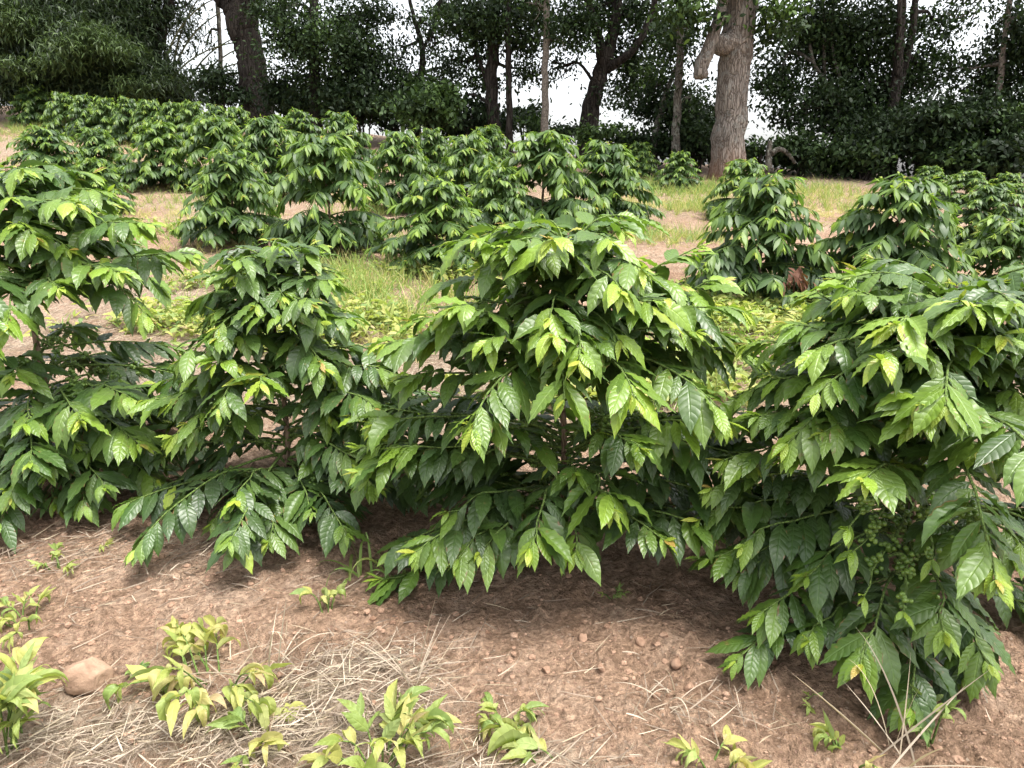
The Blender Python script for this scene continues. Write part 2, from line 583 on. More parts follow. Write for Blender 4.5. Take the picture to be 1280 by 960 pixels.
ys = list(-np.array(grow(-0.9, .05, 30, 1.25))[::-1])[:-1] + list(np.arange(.9, 3.0, .018)) + grow(3.0, .019, 900, 1.022)
xp = list(np.arange(0, 1.9, .018)) + grow(1.9, .019, 800, 1.03)
xs = np.array([-v for v in xp[::-1][:-1]] + xp)
ys = np.array(ys)
X, Y = np.meshgrid(xs, ys)
Z = tz(X, Y)
near = np.exp(-np.maximum(0, np.hypot(X, Y) - 4) / 6)
Z = Z + near * (.030 * vnoise(X * 5, Y * 5, 1) + .020 * vnoise(X * 13, Y * 13, 2) + .018 * vnoise(X * 31, Y * 31, 4))
clod = np.maximum(0, vnoise(X * 22, Y * 22, 8) - .22)
Z = Z + near * clod * .11
gm = MB()
nx, ny = len(xs), len(ys)
i, j = np.meshgrid(np.arange(ny - 1), np.arange(nx - 1), indexing="ij")
a = (i * nx + j).ravel()
gm.add(np.stack([X, Y, Z], -1).reshape(-1, 3), q=np.stack([a, a + 1, a + nx + 1, a + nx], 1), age=litter_amount(X, Y).ravel())
ground = gm.build("ground", M_GROUND)
tag(ground, "bare reddish brown soil of the sloping plantation", None, kind="structure")


# ------------------------------------------------------------------ coffee plants
def lerp(a, b, f):
    return a + (b - a) * f


def coffee(seed, H, stem_r, tiers, tips, ll, res, lean=(0, 0), berries=True, twig_sides=5, apex=True, hang=(-.70, .25), slim=(.28, .37), gap=.205):
    """one coffee bush round its own base: returns stem, twigs, foliage builders and fruit cluster builders"""
    rng = np.random.default_rng(seed)
    rows, cols, wave = res
    st, tw, lf, fr = MB(), MB(), MB(), []
    k = 12
    zz = np.linspace(-.04, H, k)
    wob = np.stack([rng.normal(0, .006, k).cumsum() + lean[0] * (zz / H) ** 1.5, rng.normal(0, .006, k).cumsum() + lean[1] * (zz / H) ** 1.5, zz], 1)
    tube(st, wob, np.interp(zz, [0, H * .5, H], [stem_r, stem_r * .75, stem_r * .28]), 8, bump=.06, rng=rng)

    def stem_at(z):
        return np.array([np.interp(z, zz, wob[:, 0]), np.interp(z, zz, wob[:, 1]), z])

    B, D, L, W, DR, AG = [], [], [], [], [], []

    def branch(pts, bare, l0, ageb, fruit):
        seg = np.linalg.norm(np.diff(pts, axis=0), axis=1)
        cum = np.concatenate([[0], np.cumsum(seg)]); tot = cum[-1]
        tube(tw, pts, np.interp(cum / tot, [0, 1], [.0065 if tot > .4 else .005, .0022]), twig_sides, cap=False, age=0)

        def pos(s):
            return np.array([np.interp(s * tot, cum, pts[:, c]) for c in range(3)])
        sp = gap * l0
        d = bare * tot + rng.uniform(0, sp)
        nodes = []
        while d < tot:
            nodes.append(d / tot); d += sp * rng.uniform(.85, 1.2) * (1 if d < tot * .8 else .75)
        nodes.append(1.0)
        for s in nodes:
            p = pos(s); T = norm(pos(min(1, s + .03)) - pos(max(0, s - .05)))
            side = norm(np.cross(T, UP) + 1e-6)
            young = np.clip((s - .72) / .28, 0, 1)
            for sg in (-1, 1):
                if rng.uniform() < (.07 if s > .4 else .2):
                    continue
                fw = .55 + .75 * young + rng.normal(0, .14)
                dd = side * sg * (1 - .35 * young) + T * fw + UP * rng.uniform(*hang)
                B.append(p); D.append(norm(dd))
                sz = l0 * rng.uniform(.62, 1.16) * (1 - .62 * max(0, (s - .86) / .14) ** 1.5)
                L.append(sz); W.append(sz * rng.uniform(*slim))
                DR.append(rng.uniform(.22, .85))
                ag = rng.uniform(0, .17) + ageb * .24 + young ** 1.5 * (.32 + .42 * ageb) * rng.uniform(.6, 1.1)
                if s > .97:
                    ag += rng.uniform(.0, .15)
                if rng.uniform() < .008:
                    ag = .85
                AG.append(min(ag, .84))
        if rng.uniform() < .75:                               # the unopened pair at the very tip
            for sg in (-1, 1):
                B.append(pts[-1]); D.append(norm(norm(pts[-1] - pts[-2]) + UP * .5 + rng.normal(0, .25, 3)))
                z = l0 * rng.uniform(.22, .42); L.append(z); W.append(z * .32); DR.append(rng.uniform(.1, .5)); AG.append(rng.uniform(.72, 1.02) if ageb > .2 else rng.uniform(.5, .85))
        if fruit and berries:
            d = .10
            while d < (.95 * tot if fruit == 2 else min(.62 * tot, max(bare, .42) * tot + .1)):
                p = pos(d / tot)
                if fruit == 2 or rng.uniform() < .35:
                    fr.append(p)
                d += rng.uniform(.020, .032)

    for tr in tiers:
        az0 = rng.uniform(0, 6.28)
        n = tr["n"]
        for b in range(n):
            f = (b + .5) / n
            zb = lerp(tr["z"][0], tr["z"][1], f) + rng.normal(0, .015)
            az = az0 + (b % 2) * math.pi + (b // 2) * 1.57 * 1.13 + rng.normal(0, .22)
            if "skip" in tr and zb > tr["skip"][0] and math.sin(az) < tr["skip"][1] and tr["skip"][1] < 0.5:
                continue                                   # the side where only fruit hangs
            Lb = lerp(tr["len"][0], tr["len"][1], f) * rng.uniform(.82, 1.14)
            e0 = R(lerp(tr["e0"][0], tr["e0"][1], f) + rng.normal(0, 6)); e1 = R(lerp(tr["e1"][0], tr["e1"][1], f) + rng.normal(0, 8))
            p = stem_at(zb); pts = [p]
            m = 9
            for q in range(m):
                s = (q + .5) / m
                e = e0 + (e1 - e0) * s ** 1.15
                aa = az + .25 * s * rng.normal(0, .4)
                p = p + Lb / m * np.array([math.cos(e) * math.cos(aa), math.cos(e) * math.sin(aa), math.sin(e)])
                pts.append(p)
            pts = np.array(pts)
            pts[:, 2] = np.maximum(pts[:, 2], .05)
            branch(pts, tr.get("bare", .2), ll * tr.get("ll", 1), tr.get("age", .3), tr.get("fruit", False))
    for (zb, tip, sag, bare, ageb, fruit) in tips:
        p0 = stem_at(zb); tip = np.asarray(tip, float)
        c = lerp(p0, tip, .55) + UP * sag
        s = np.linspace(0, 1, 11)[:, None]
        pts = (1 - s) ** 2 * p0 + 2 * s * (1 - s) * c + s * s * tip
        pts[1:-1] += rng.normal(0, .006, (9, 3))
        branch(pts, bare, ll, ageb, fruit)
    if apex:
        for q in range(7):
            z = H - .035 * q
            for sg in (0, math.pi):
                aa = q * 1.57 + sg + rng.normal(0, .2)
                B.append(stem_at(z)); D.append(norm(np.array([math.cos(aa), math.sin(aa), .75 - .1 * q])))
                l = ll * (.35 + .11 * q) * rng.uniform(.85, 1.1); L.append(l); W.append(l * .4); DR.append(rng.uniform(.4, .8)); AG.append(max(.35, .95 - .11 * q) * rng.uniform(.85, 1.05))
    leaves(lf, rng, B, np.array(D), np.array(L), np.array(W), np.array(DR), np.array(AG), rows, cols, wave)
    return st, tw, lf, fr


def berry_cluster(rng, n, res=1):
    mb = MB()
    v, f = ICO[res]
    for _ in range(n):
        r = rng.uniform(.0052, .0074)
        c = rng.normal(0, 1, 3); c = c / np.linalg.norm(c) * rng.uniform(.008, .022) * np.array([1.2, 1.2, .9])
        mb.add(v * r * np.array([1, 1, 1.15]) + c, t=f)
    return mb


fr_rng = np.random.default_rng(77)
BERRY_MESHES = [berry_cluster(fr_rng, int(fr_rng.integers(9, 17))).mesh("fruit_cluster", M_BERRY) for _ in range(6)]


def place_coffee(name, loc, parts, label, group, mat_leaf, max_fruit=60):
    st, tw, lf, fr = parts
    root = thing(name, loc, label, "coffee plant", group)
    st.build("stem", M_STEM, root)
    tw.build("branches", M_TWIG, root)
    lf.build("foliage", mat_leaf, root)
    rng = np.random.default_rng(len(label))
    if len(fr) > max_fruit:
        fr = [fr[k] for k in rng.choice(len(fr), max_fruit, replace=False)]
    for p in fr:
        o = bpy.data.objects.new("fruit_cluster", BERRY_MESHES[int(rng.integers(0, 6))])
        COL.objects.link(o); o.parent = root
        o.location = p; o.rotation_euler = rng.uniform(0, 6, 3); s = rng.uniform(.85, 1.25); o.scale = (s, s, s)
    return root


ROW1 = "coffee plants in the front row"


def hero(px_tips, x, y):
    """(stem height, px, py, Y, sag, bare, age, fruit) -> tips relative to the plant's base"""
    z0 = tz1(x, y)
    out = []
    for zb, px, py, Y, sag, bare, ag, frt in px_tips:
        w = at(px, py, Y) - np.array([x, y, z0])
        w[2] = max(w[2], .06)
        out.append((zb, w, sag, bare, ag, frt))
    return out


HERO_RES = (16, 4, .070)

# the broad one in the middle
x, y = .19, 2.35
tips = hero([
    (.32, 662, 685, 1.88, .16, .30, .40, 0), (.36, 765, 635, 1.93, .14, .35, .60, 0), (.24, 520, 690, 1.97, .14, .35, .30, 0),
    (.45, 450, 590, 2.15, .12, .35, .35, 0), (.48, 445, 520, 2.4, .10, .3, .3, 0), (.42, 450, 560, 2.3, .10, .3, .3, 0), (.48, 960, 520, 2.25, .10, .3, .3, 0), (.40, 960, 610, 2.08, .10, .3, .3, 0), (.36, 930, 640, 2.02, .10, .3, .3, 0), (.50, 470, 530, 2.20, .10, .40, .35, 0), (.56, 500, 470, 2.25, .14, .25, .45, 0), (.48, 940, 580, 2.00, .12, .35, .45, 0),
    (.45, 800, 560, 1.95, .12, .40, .45, 0), (.74, 930, 390, 2.10, .18, .15, .65, 0), (.70, 905, 350, 2.30, .16, .15, .6, 0), (.64, 480, 430, 2.20, .18, .2, .5, 0), (.62, 960, 450, 2.20, .18, .2, .5, 0),
    (.38, 590, 530, 2.00, .10, .40, .55, 1), (.36, 490, 560, 2.15, .08, .40, .30, 1), (.42, 870, 530, 1.98, .08, .40, .75, 1),
    (.44, 990, 540, 2.12, .08, .45, .35, 1), (.25, 890, 670, 1.96, .10, .45, .30, 1), (.20, 830, 675, 1.92, .10, .30, .25, 0), (.22, 570, 700, 1.95, .12, .3, .3, 0), (.26, 720, 690, 1.92, .12, .3, .3, 0),
    (.28, 560, 640, 2.05, .10, .35, .15, 0), (.30, 720, 590, 2.05, .10, .40, .20, 0), (.24, 600, 690, 1.96, .12, .35, .25, 0),
    (.85, 600, 300, 2.20, .10, .15, .75, 0), (.80, 690, 420, 1.92, .16, .15, .85, 0), (.74, 570, 385, 2.05, .12, .15, .65, 0),
    (.70, 515, 400, 2.30, .12, .20, .55, 0), (.78, 830, 375, 1.98, .14, .15, .75, 0), (.86, 870, 310, 2.35, .06, .15, .7, 0),
    (.72, 945, 425, 2.25, .12, .20, .6, 0), (1.0, 690, 300, 2.02, .10, .1, .9, 0), (1.0, 780, 290, 2.20, .08, .1, .85, 0),
    (.68, 610, 430, 1.98, .14, .2, .5, 0), (.72, 740, 425, 1.98, .16, .2, .4, 0), (.70, 870, 415, 2.05, .14, .2, .45, 0), (.52, 800, 520, 2.12, .04, .97, .2, 2), (.50, 850, 525, 2.2, .04, .97, .2, 2), (.5, 745, 540, 2.1, .03, .97, .2, 2), (1.05, 640, 285, 2.25, .08, .1, .8, 0)],
    x, y)
parts = coffee(3, 1.19, .014, [
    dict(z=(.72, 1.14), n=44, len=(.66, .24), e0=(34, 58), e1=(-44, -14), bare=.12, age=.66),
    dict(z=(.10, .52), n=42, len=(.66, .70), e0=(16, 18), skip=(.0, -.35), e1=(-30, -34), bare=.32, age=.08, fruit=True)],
    tips, .165, HERO_RES)
place_coffee("coffee_plant", (x, y, tz1(x, y)), parts, "broadest coffee plant of the front row, wide domed crown above a leafy skirt", ROW1, M_COFFEE)

# the big glossy one at the right end, its skirt lying on the soil
x, y = 1.27, 1.98
tips = hero([
    (.80, 1120, 405, 1.70, .12, .15, .85, 0), (.78, 1100, 450, 1.66, .12, .15, .75, 0), (.72, 985, 405, 1.98, .10, .2, .55, 0), (.8, 1010, 370, 2.15, .10, .2, .55, 0),
    (.66, 1150, 505, 1.62, .12, .2, .75, 0), (.74, 1255, 420, 1.70, .12, .15, .9, 0), (.86, 1200, 375, 1.76, .10, .15, .85, 0), (.50, 1225, 560, 1.66, .12, .3, .7, 1),
    (.46, 1080, 600, 1.60, .12, .3, .65, 1), (.62, 965, 470, 2.00, .10, .2, .35, 0), (.86, 1285, 380, 1.95, .10, .15, .8, 0), (.56, 1030, 540, 1.75, .1, .25, .3, 1), (.66, 935, 430, 2.10, .16, .2, .45, 0), (.56, 950, 520, 1.95, .14, .25, .3, 0), (.46, 905, 575, 1.98, .14, .3, .3, 0), (.42, 890, 610, 1.98, .12, .3, .3, 0), (.36, 875, 650, 1.98, .12, .3, .3, 0), (.54, 910, 530, 2.05, .12, .3, .3, 0), (.36, 930, 680, 1.85, .12, .3, .2, 0), (.48, 985, 570, 1.80, .12, .3, .35, 0), (.84, 1245, 360, 1.9, .10, .15, .8, 0), (.6, 1290, 500, 1.75, .14, .2, .5, 0),
    (.20, 1075, 830, 1.50, .16, .4, .3, 1), (.24, 1180, 790, 1.50, .14, .45, .3, 1), (.20, 1235, 830, 1.56, .14, .4, .3, 1), (.22, 945, 770, 1.74, .12, .4, .2, 1),
    (.30, 1010, 720, 1.72, .12, .4, .15, 1), (.30, 1225, 700, 1.60, .12, .4, .45, 1), (.28, 880, 700, 1.92, .10, .4, .2, 1), (.34, 1290, 690, 1.62, .12, .4, .4, 1),
    (.16, 1130, 850, 1.62, .10, .4, .1, 1), (.16, 1010, 800, 1.66, .10, .4, .1, 0), (.16, 1200, 870, 1.62, .10, .4, .1, 1), (.92, 1060, 370, 1.9, .08, .15, .8, 0), (.92, 1150, 360, 2.0, .08, .15, .8, 0),
    (.46, 1065, 690, 1.66, .04, .97, .2, 2), (.48, 1235, 665, 1.66, .04, .97, .2, 2), (.40, 1080, 745, 1.62, .04, .97, .2, 2), (.42, 1215, 715, 1.62, .04, .97, .2, 2), (.36, 1130, 765, 1.54, .04, .97, .2, 2), (.50, 1165, 700, 1.58, .04, .97, .2, 2),
    (.52, 1060, 660, 1.62, .08, .97, .2, 2)],
    x, y)
parts = coffee(8, 1.06, .015, [
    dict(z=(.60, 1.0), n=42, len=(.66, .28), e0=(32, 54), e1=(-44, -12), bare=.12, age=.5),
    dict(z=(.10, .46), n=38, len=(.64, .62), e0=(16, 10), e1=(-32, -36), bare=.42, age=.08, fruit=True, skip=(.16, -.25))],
    tips, .150, HERO_RES)
place_coffee("coffee_plant", (x, y, tz1(x, y)), parts, "glossy coffee plant with many green cherry clusters, its lowest leaves lying on red soil", ROW1, M_COFFEE, 98)

# the slim one with a bare stem showing
x, y = -.93, 2.74
tips = hero([
    (.78, 350, 395, 2.48, .10, .2, .55, 0), (.82, 310, 345, 2.6, .08, .2, .45, 0), (.84, 415, 350, 2.62, .08, .2, .45, 0), (.66, 300, 420, 2.52, .10, .2, .35, 0),
    (.62, 490, 440, 2.62, .08, .25, .35, 0), (.70, 440, 400, 2.55, .10, .2, .2, 0), (.48, 265, 455, 2.42, .12, .35, .75, 0), (.48, 325, 480, 2.36, .12, .35, .7, 0),
    (.36, 235, 530, 2.42, .12, .35, .55, 0), (.30, 215, 545, 2.5, .1, .35, .6, 0), (.16, 295, 625, 2.28, .14, .3, .25, 0), (.30, 440, 580, 2.38, .12, .35, .35, 0),
    (.26, 470, 610, 2.34, .12, .35, .35, 0), (.34, 520, 560, 2.45, .10, .4, .3, 0), (.20, 390, 640, 2.34, .10, .4, .2, 0), (.44, 490, 520, 2.6, .08, .4, .25, 1),
    (.18, 340, 640, 2.36, .10, .35, .25, 0), (.36, 180, 500, 2.6, .1, .35, .5, 0), (.20, 440, 650, 2.42, .1, .3, .15, 0), (.14, 265, 655, 2.4, .12, .3, .1, 0), (.40, 410, 520, 2.5, .1, .45, .1, 1), (.56, 500, 470, 2.5, .12, .25, .3, 0), (.48, 470, 510, 2.4, .12, .3, .35, 0), (.52, 240, 470, 2.55, .1, .3, .5, 0), (.50, 520, 500, 2.6, .10, .3, .3, 0), (.40, 525, 565, 2.5, .10, .3, .3, 0), (.54, 215, 500, 2.6, .10, .3, .4, 0), (.50, 195, 480, 2.7, .10, .3, .3, 0), (.56, 470, 470, 2.65, .1, .25, .3, 0), (.80, 390, 380, 2.45, .1, .15, .5, 0), (.74, 270, 390, 2.6, .1, .2, .4, 0)],
    x, y)
parts = coffee(21, 1.10, .013, [
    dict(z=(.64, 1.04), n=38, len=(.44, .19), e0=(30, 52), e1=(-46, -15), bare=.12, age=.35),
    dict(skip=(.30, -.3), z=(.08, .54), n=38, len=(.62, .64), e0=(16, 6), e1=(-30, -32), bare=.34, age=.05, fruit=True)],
    tips, .150, HERO_RES)
place_coffee("coffee_plant", (x, y, tz1(x, y)), parts, "slim dark coffee plant with narrow pointed crown and a bare brown stem below", ROW1, M_COFFEE)

# the tall one at the left end
x, y = -2.10, 3.07
tips = hero([
    (.95, 20, 280, 2.75, .10, .2, .75, 0), (1.1, 95, 255, 2.68, .10, .15, .85, 0), (.92, 190, 280, 2.8, .12, .2, .65, 0), (.82, 240, 320, 2.88, .12, .25, .45, 0),
    (.86, 150, 340, 2.62, .12, .2, .55, 0), (.78, 75, 360, 2.60, .12, .2, .55, 0), (.86, -10, 330, 2.8, .10, .2, .6, 0), (1.15, 135, 240, 2.95, .08, .2, .7, 0),
    (.45, 15, 470, 2.62, .10, .35, .5, 1), (.36, 30, 530, 2.52, .12, .35, .5, 1), (.36, 100, 525, 2.50, .12, .35, .55, 1), (.40, 165, 500, 2.62, .10, .4, .5, 1),
    (.30, 175, 555, 2.60, .12, .35, .5, 0), (.22, 60, 590, 2.52, .12, .35, .1, 0), (.18, 130, 610, 2.52, .10, .35, .1, 0), (.20, 195, 600, 2.70, .10, .35, .3, 0),
    (.42, -20, 450, 2.70, .10, .35, .5, 1), (.18, 10, 610, 2.5, .10, .35, .1, 0), (.30, -30, 560, 2.5, .1, .3, .3, 0), (.16, 70, 640, 2.56, .1, .3, .05, 0), (.62, 125, 480, 2.80, .03, .97, .2, 2), (.66, 150, 475, 2.95, .03, .97, .2, 2), (.60, 45, 482, 2.80, .03, .97, .2, 2), (.56, 105, 490, 2.78, .03, .97, .2, 2)],
    x, y)
parts = coffee(34, 1.33, .016, [
    dict(z=(.80, 1.26), n=42, len=(.68, .26), e0=(34, 54), e1=(-48, -15), bare=.15, age=.55),
    dict(skip=(.40, -.15), z=(.08, .56), n=42, len=(.66, .68), e0=(16, 6), e1=(-28, -32), bare=.34, age=.06, fruit=True)],
    tips, .172, HERO_RES)
place_coffee("coffee_plant", (x, y, tz1(x, y)), parts, "tallest coffee plant of the front row, brown stem and cherries bared under its crown", ROW1, M_COFFEE)

# --- the rows behind: four bushes, copied with their parts
MID_RES = (7, 2, .03)
proto = []
specs = [
    (101, [dict(z=(.40, 1.12), n=46, len=(.74, .22), e0=(34, 58), e1=(-50, -15), bare=.10, age=.52), dict(z=(.10, .42), n=30, len=(.70, .72), e0=(20, 16), e1=(-34, -36), bare=.15, age=.2)]),
    (102, [dict(z=(.54, 1.12), n=40, len=(.76, .24), e0=(34, 58), e1=(-54, -20), bare=.10, age=.62), dict(z=(.10, .40), n=32, len=(.66, .74), e0=(22, 16), e1=(-34, -36), bare=.15, age=.25)]),
    (103, [dict(z=(.3, 1.12), n=56, len=(.78, .22), e0=(30, 56), e1=(-48, -15), bare=.10, age=.42), dict(z=(.10, .34), n=26, len=(.74, .76), e0=(18, 14), e1=(-30, -32), bare=.15, age=.18)]),
    (104, [dict(z=(.46, 1.12), n=42, len=(.70, .22), e0=(34, 62), e1=(-48, -10), bare=.10, age=.64), dict(z=(.10, .46), n=30, len=(.76, .68), e0=(20, 16), e1=(-36, -36), bare=.15, age=.25)]),
]
GX = -60.0
ROWB = "coffee plants in the rows up the slope"
protos = []
for s, tr in specs:
    protos.append(coffee(s, 1.17, .016, tr, [], .185, MID_RES, twig_sides=3, berries=False, hang=(-1.25, -.05), slim=(.22, .31), gap=.17))
PROTO_MESH = []
for st, tw, lf, fr in protos:
    PROTO_MESH.append((st.mesh("stem", M_STEM), tw.mesh("branches", M_TWIG), lf.mesh("foliage", M_COFFEE_FAR)))


def bush(px, py_top, Y, var, rz, label, wide=1.0):
    top = at(px, py_top, Y)
    z = tz1(top[0], Y)
    s = (top[2] - z) / 1.24
    s = min(max(s, .45), 1.35)
    root = thing("coffee_plant", (top[0], Y, z), label, "coffee plant", ROWB, rz)
    w = (1.06 if Y < 11 else 1.02) * wide * (.4 + .6 * s)
    root.scale = (w, w, s)
    for nm, me in zip(("stem", "branches", "foliage"), PROTO_MESH[var]):
        o = bpy.data.objects.new(nm, me); COL.objects.link(o); o.parent = root
    return root


FAR = "small coffee bush of the hillside rows that run up to the bamboo"
BUSHES = [
    (960, 213, 6.6, 0, .3, "bush with dead brown leaves hanging low, before the pale thick trunk", 1.0),
    (1132, 212, 6.3, 2, 1.3, "densest round bush of the second row, beside the one with dead leaves", 1.05),
    (1268, 268, 6.6, 3, 2.1, "low bush touching the dense round one of the second row", .95),
    (543, 222, 7.6, 3, 4.1, "low spreading bush behind the tall grass blades", 1.1),
    (405, 163, 8.2, 1, 2.6, "two-tiered bush with bright drooping crown and bare waist", 1.0),
    (285, 184, 8.6, 0, 5.2, "rounded bush beside the bare soil strip, left of the two-tiered one", 1.0),
    (678, 160, 9.6, 1, .9, "tall pale green bush seen over the broadest front crown", 1.1),
    (757, 172, 10.2, 2, 3.3, "dark-bellied bush whose twigs hang over a bare soil patch", 1.05),
    (625, 205, 9.2, 3, 2.2, "small bush tucked against the tall pale green one", .9),
    (498, 160, 11.2, 0, 1.9, "upright bush standing alone before a pale understorey shrub", 1.0),
    (580, 166, 11.0, 3, 5.0, "light green bush below the cracked pair of trunks", .95),
    (332, 140, 12.2, 2, .4, "bush under the leaning dark trunk", 1.0),
    (268, 142, 13.0, 1, 3.9, "bush between the small one by the soil strip and the bamboo", 1.05),
    (197, 150, 13.0, 3, 1.2, "bush whose stem foot shows on the red bare strip", 1.1),
    (425, 137, 14.5, 0, 2.9, "bush at the foot of the ivied dark tree", 1.0),
    (372, 134, 16.5, 2, 4.4, "shaded bush near the foot of the leaning dark trunk", 1.0),
    (610, 153, 14.5, 2, .7, "shaded bush directly before the cracked pair of trunks", 1.0),
    (540, 158, 15.0, 0, 4.8, "shaded bush at the foot of the pale understorey shrub", .95),
    (932, 196, 11.0, 1, 4.0, "bush hiding the foot of the thick pale trunk", .95),
    (850, 188, 14.2, 3, .2, "small bush standing at the foot of the lichen-grey trunk", .9),
    (800, 176, 15.5, 0, 5.6, "small shaded bush at the foot of the forked tree", .9),
    (1245, 226, 9.5, 2, 5.9, "bush half hidden behind the low one of the second row", 1.0),
    (1165, 206, 14.0, 0, 2.3, "small shaded bush below the many-stemmed dark tree", 1.0),
    (1212, 212, 13.0, 1, .6, "small pale bush in the shade of the dark tree belt", 1.0),
    (1262, 218, 13.0, 3, 3.0, "last small bush along the shaded edge of the tree belt", 1.0),
    (50, 155, 12.2, 2, 4.6, "broad bush with whitish green leaves on the left slope", 1.15),
    (118, 158, 13.2, 0, 3.5, "bush with weathered yellowing leaves beside the whitish green one", 1.0),
    (112, 196, 10.3, 3, .9, "low sparse bush on the weedy left bank", .9),
    (40, 102, 21.5, 2, 2.2, "lone bush standing beside the grassy bank under the bamboo", 1.0),
]
for k in range(9):
    BUSHES.append((75 + k * 27.5, 113 + k * 1.9 + (k % 3) * 1.5, 19.6 - k * .18, (k * 3 + 1) % 4, k * 1.37, FAR, .82))
roots = [bush(*b) for b in BUSHES]

# dead brown leaves on the bush right of the gap
rng = np.random.default_rng(5)
db = MB()
c = at(1000, 342, 6.05) - np.array(roots[0].location)
n = 36
B = c + rng.normal(0, 1, (n, 3)) * np.array([.075, .05, .06])
leaves(db, rng, B, rng.normal(0, .5, (n, 3)) + np.array([0, -.2, -.9]), rng.uniform(.09, .15, n), rng.uniform(.03, .05, n), .5, rng.uniform(.1, .6, n), 5, 2, .1)
dl = db.build("dead_leaves", M_DEAD, roots[0])
dl.matrix_parent_inverse = roots[0].matrix_basis.inverted() @ __import__("mathutils").Matrix.Translation(roots[0].location)
dl["label"] = "dead brown leaves hanging low on the bush"


# ------------------------------------------------------------------ trees
def crown(mb, rng, blobs, size, age, rows=3, cols=1, prof=(DIAM_T, DIAM_W), narrow=.5, droop=.6, clump=22, spread=1.0, boughs=True):
    """leaves in sprays, the sprays along drooping boughs spread through each blob's volume; blobs are (centre, radii, number of leaves)"""
    for c, r, n in blobs:
        r = np.asarray(r, float)
        m = max(1, int(n / clump))
        if boughs:
            nb = max(3, int(m / 7))
            bc = norm(rng.normal(0, 1, (nb, 3))) * rng.uniform(.15, 1.0, (nb, 1)) ** .6
            bi = rng.integers(0, nb, m)
            br = rng.uniform(.16, .42, nb)
            d = bc[bi] + rng.normal(0, 1, (m, 3)) * br[bi][:, None] * np.array([1, 1, .5])
            bage = rng.normal(0, .15, nb)[bi]
        else:
            d = norm(rng.normal(0, 1, (m, 3))) * rng.uniform(.25, 1.05, (m, 1)) ** .55
            bage = 0
        cc = np.asarray(c) + d * r
        cs = rng.uniform(.6, 1.5, m) * .22 * spread
        ag = np.clip(age + rng.normal(0, .12, m) + bage, 0, 1)
        idx = np.repeat(np.arange(m), clump)
        k = len(idx)
        B = cc[idx] + rng.normal(0, 1, (k, 3)) * cs[idx][:, None] * np.array([1, 1, .6])
        D = norm(rng.normal(0, 1, (k, 3)) + np.array([0, 0, -.25]))
        L = size * rng.uniform(.6, 1.3, k)
        leaves(mb, rng, B, D, L, L * narrow * rng.uniform(.8, 1.2, k), droop * rng.uniform(.2, 1.3, k), np.clip(ag[idx] + rng.normal(0, .07, k), 0, 1), rows, cols, 0, .3, prof, .6)


def blob(px, py, rx, ry, Y, dens=1.0, dy=None):
    c = at(px, py, Y)
    dep = Y * CP + (CH - c[2]) * SP
    k = dep / F
    area = rx * ry * 3.1416
    return (c, (rx * k, (dy if dy else max(.8, min(rx, ry) * k)), ry * k), int(area * .95 * dens))


def up_blobs(x, y, z, r, n, size, rng, k=4):
    out = []
    for _ in range(k):
        out.append((np.array([x + rng.normal(0, r * .45), y + rng.normal(0, r * .45), z + rng.uniform(-.8, 1.6)]), (r * .8, r * .8, r * .6), n // k))
    return out


def tree(name, seed, foot, Y, limbs, blobs, label, bark, cat="tree", leaf=.108, age=.26, group=None, top=None, mat=None, sub=True, flare=1.35, extra_parts=None, twigs=True):
    """limbs: lists of (px, py, width in px, dY); the first is the trunk; blobs: crown volumes"""
    rng = np.random.default_rng(seed)
    f = at(foot[0], foot[1], Y)
    z0 = tz1(f[0], Y)
    base = np.array([f[0], Y, z0])
    root = thing(name, tuple(base), label, cat, group)
    k = (Y * CP) / F
    tr = MB()
    ends = []
    for li, limb in enumerate(limbs):
        pts, rad = [], []
        for (px, py, w, dY) in limb:
            pts.append(at(px, py, Y + dY) - base); rad.append(w * k / 2)
        if li == 0:
            pts.insert(0, np.array([pts[0][0] * .3, 0, -.25])); rad.insert(0, rad[0] * flare)
            pts[1][2] = max(pts[1][2], .35)
        m = 6 + 5 * len(pts)
        path = smooth_path(pts, m)
        rr = np.interp(np.linspace(0, 1, m), np.linspace(0, 1, len(rad)), rad)
        path[1:-1] += rng.normal(0, .012, (m - 2, 3)) * (rr[1:-1, None] / .1).clip(.2, 1.5)
        big = max(rad) > .15
        tube(tr, path, rr, 16 if big else 8, bump=.022 if big else .03, rng=rng)
        ends.append(path)
    # twigs reaching into the crown
    if twigs and blobs:
        allp = np.concatenate(ends)
        for (c, r, n) in blobs:
            q = c - base
            d = np.linalg.norm((allp - q) * np.array([1, 1, .7]), axis=1) + np.where(allp[:, 2] > q[2] + .3, 1.5, 0)
            s = allp[int(np.argmin(d))]
            if np.linalg.norm(s - q) > 4.5:
                continue
            mid = lerp(s, q, .5) + np.array([0, 0, .25]) + rng.normal(0, .15, 3)
            tube(tr, smooth_path([s, mid, q], 9), np.linspace(.055, .018, 9), 5, rng=rng)
            for _ in range(5):
                e = q + rng.uniform(-.8, .8, 3) * np.asarray(r)
                tube(tr, smooth_path([lerp(mid, q, rng.uniform(.2, .9)), lerp(q, e, .5) + rng.normal(0, .1, 3), e], 6), np.linspace(.02, .007, 6), 4, rng=rng)
    tr.build("trunk", bark, root)
    allb = list(blobs)
    cr = MB()
    crown(cr, rng, [(c - base, r, n) for c, r, n in allb], leaf, age)
    if top:
        r, z, n = top
        crown(cr, rng, [(c - base, rr, n2) for c, rr, n2 in up_blobs(base[0], base[1], z, r, n, .4, rng)], leaf * 2.0, age, spread=1.6)
    if cr.n:
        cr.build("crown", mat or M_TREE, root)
    return root, base


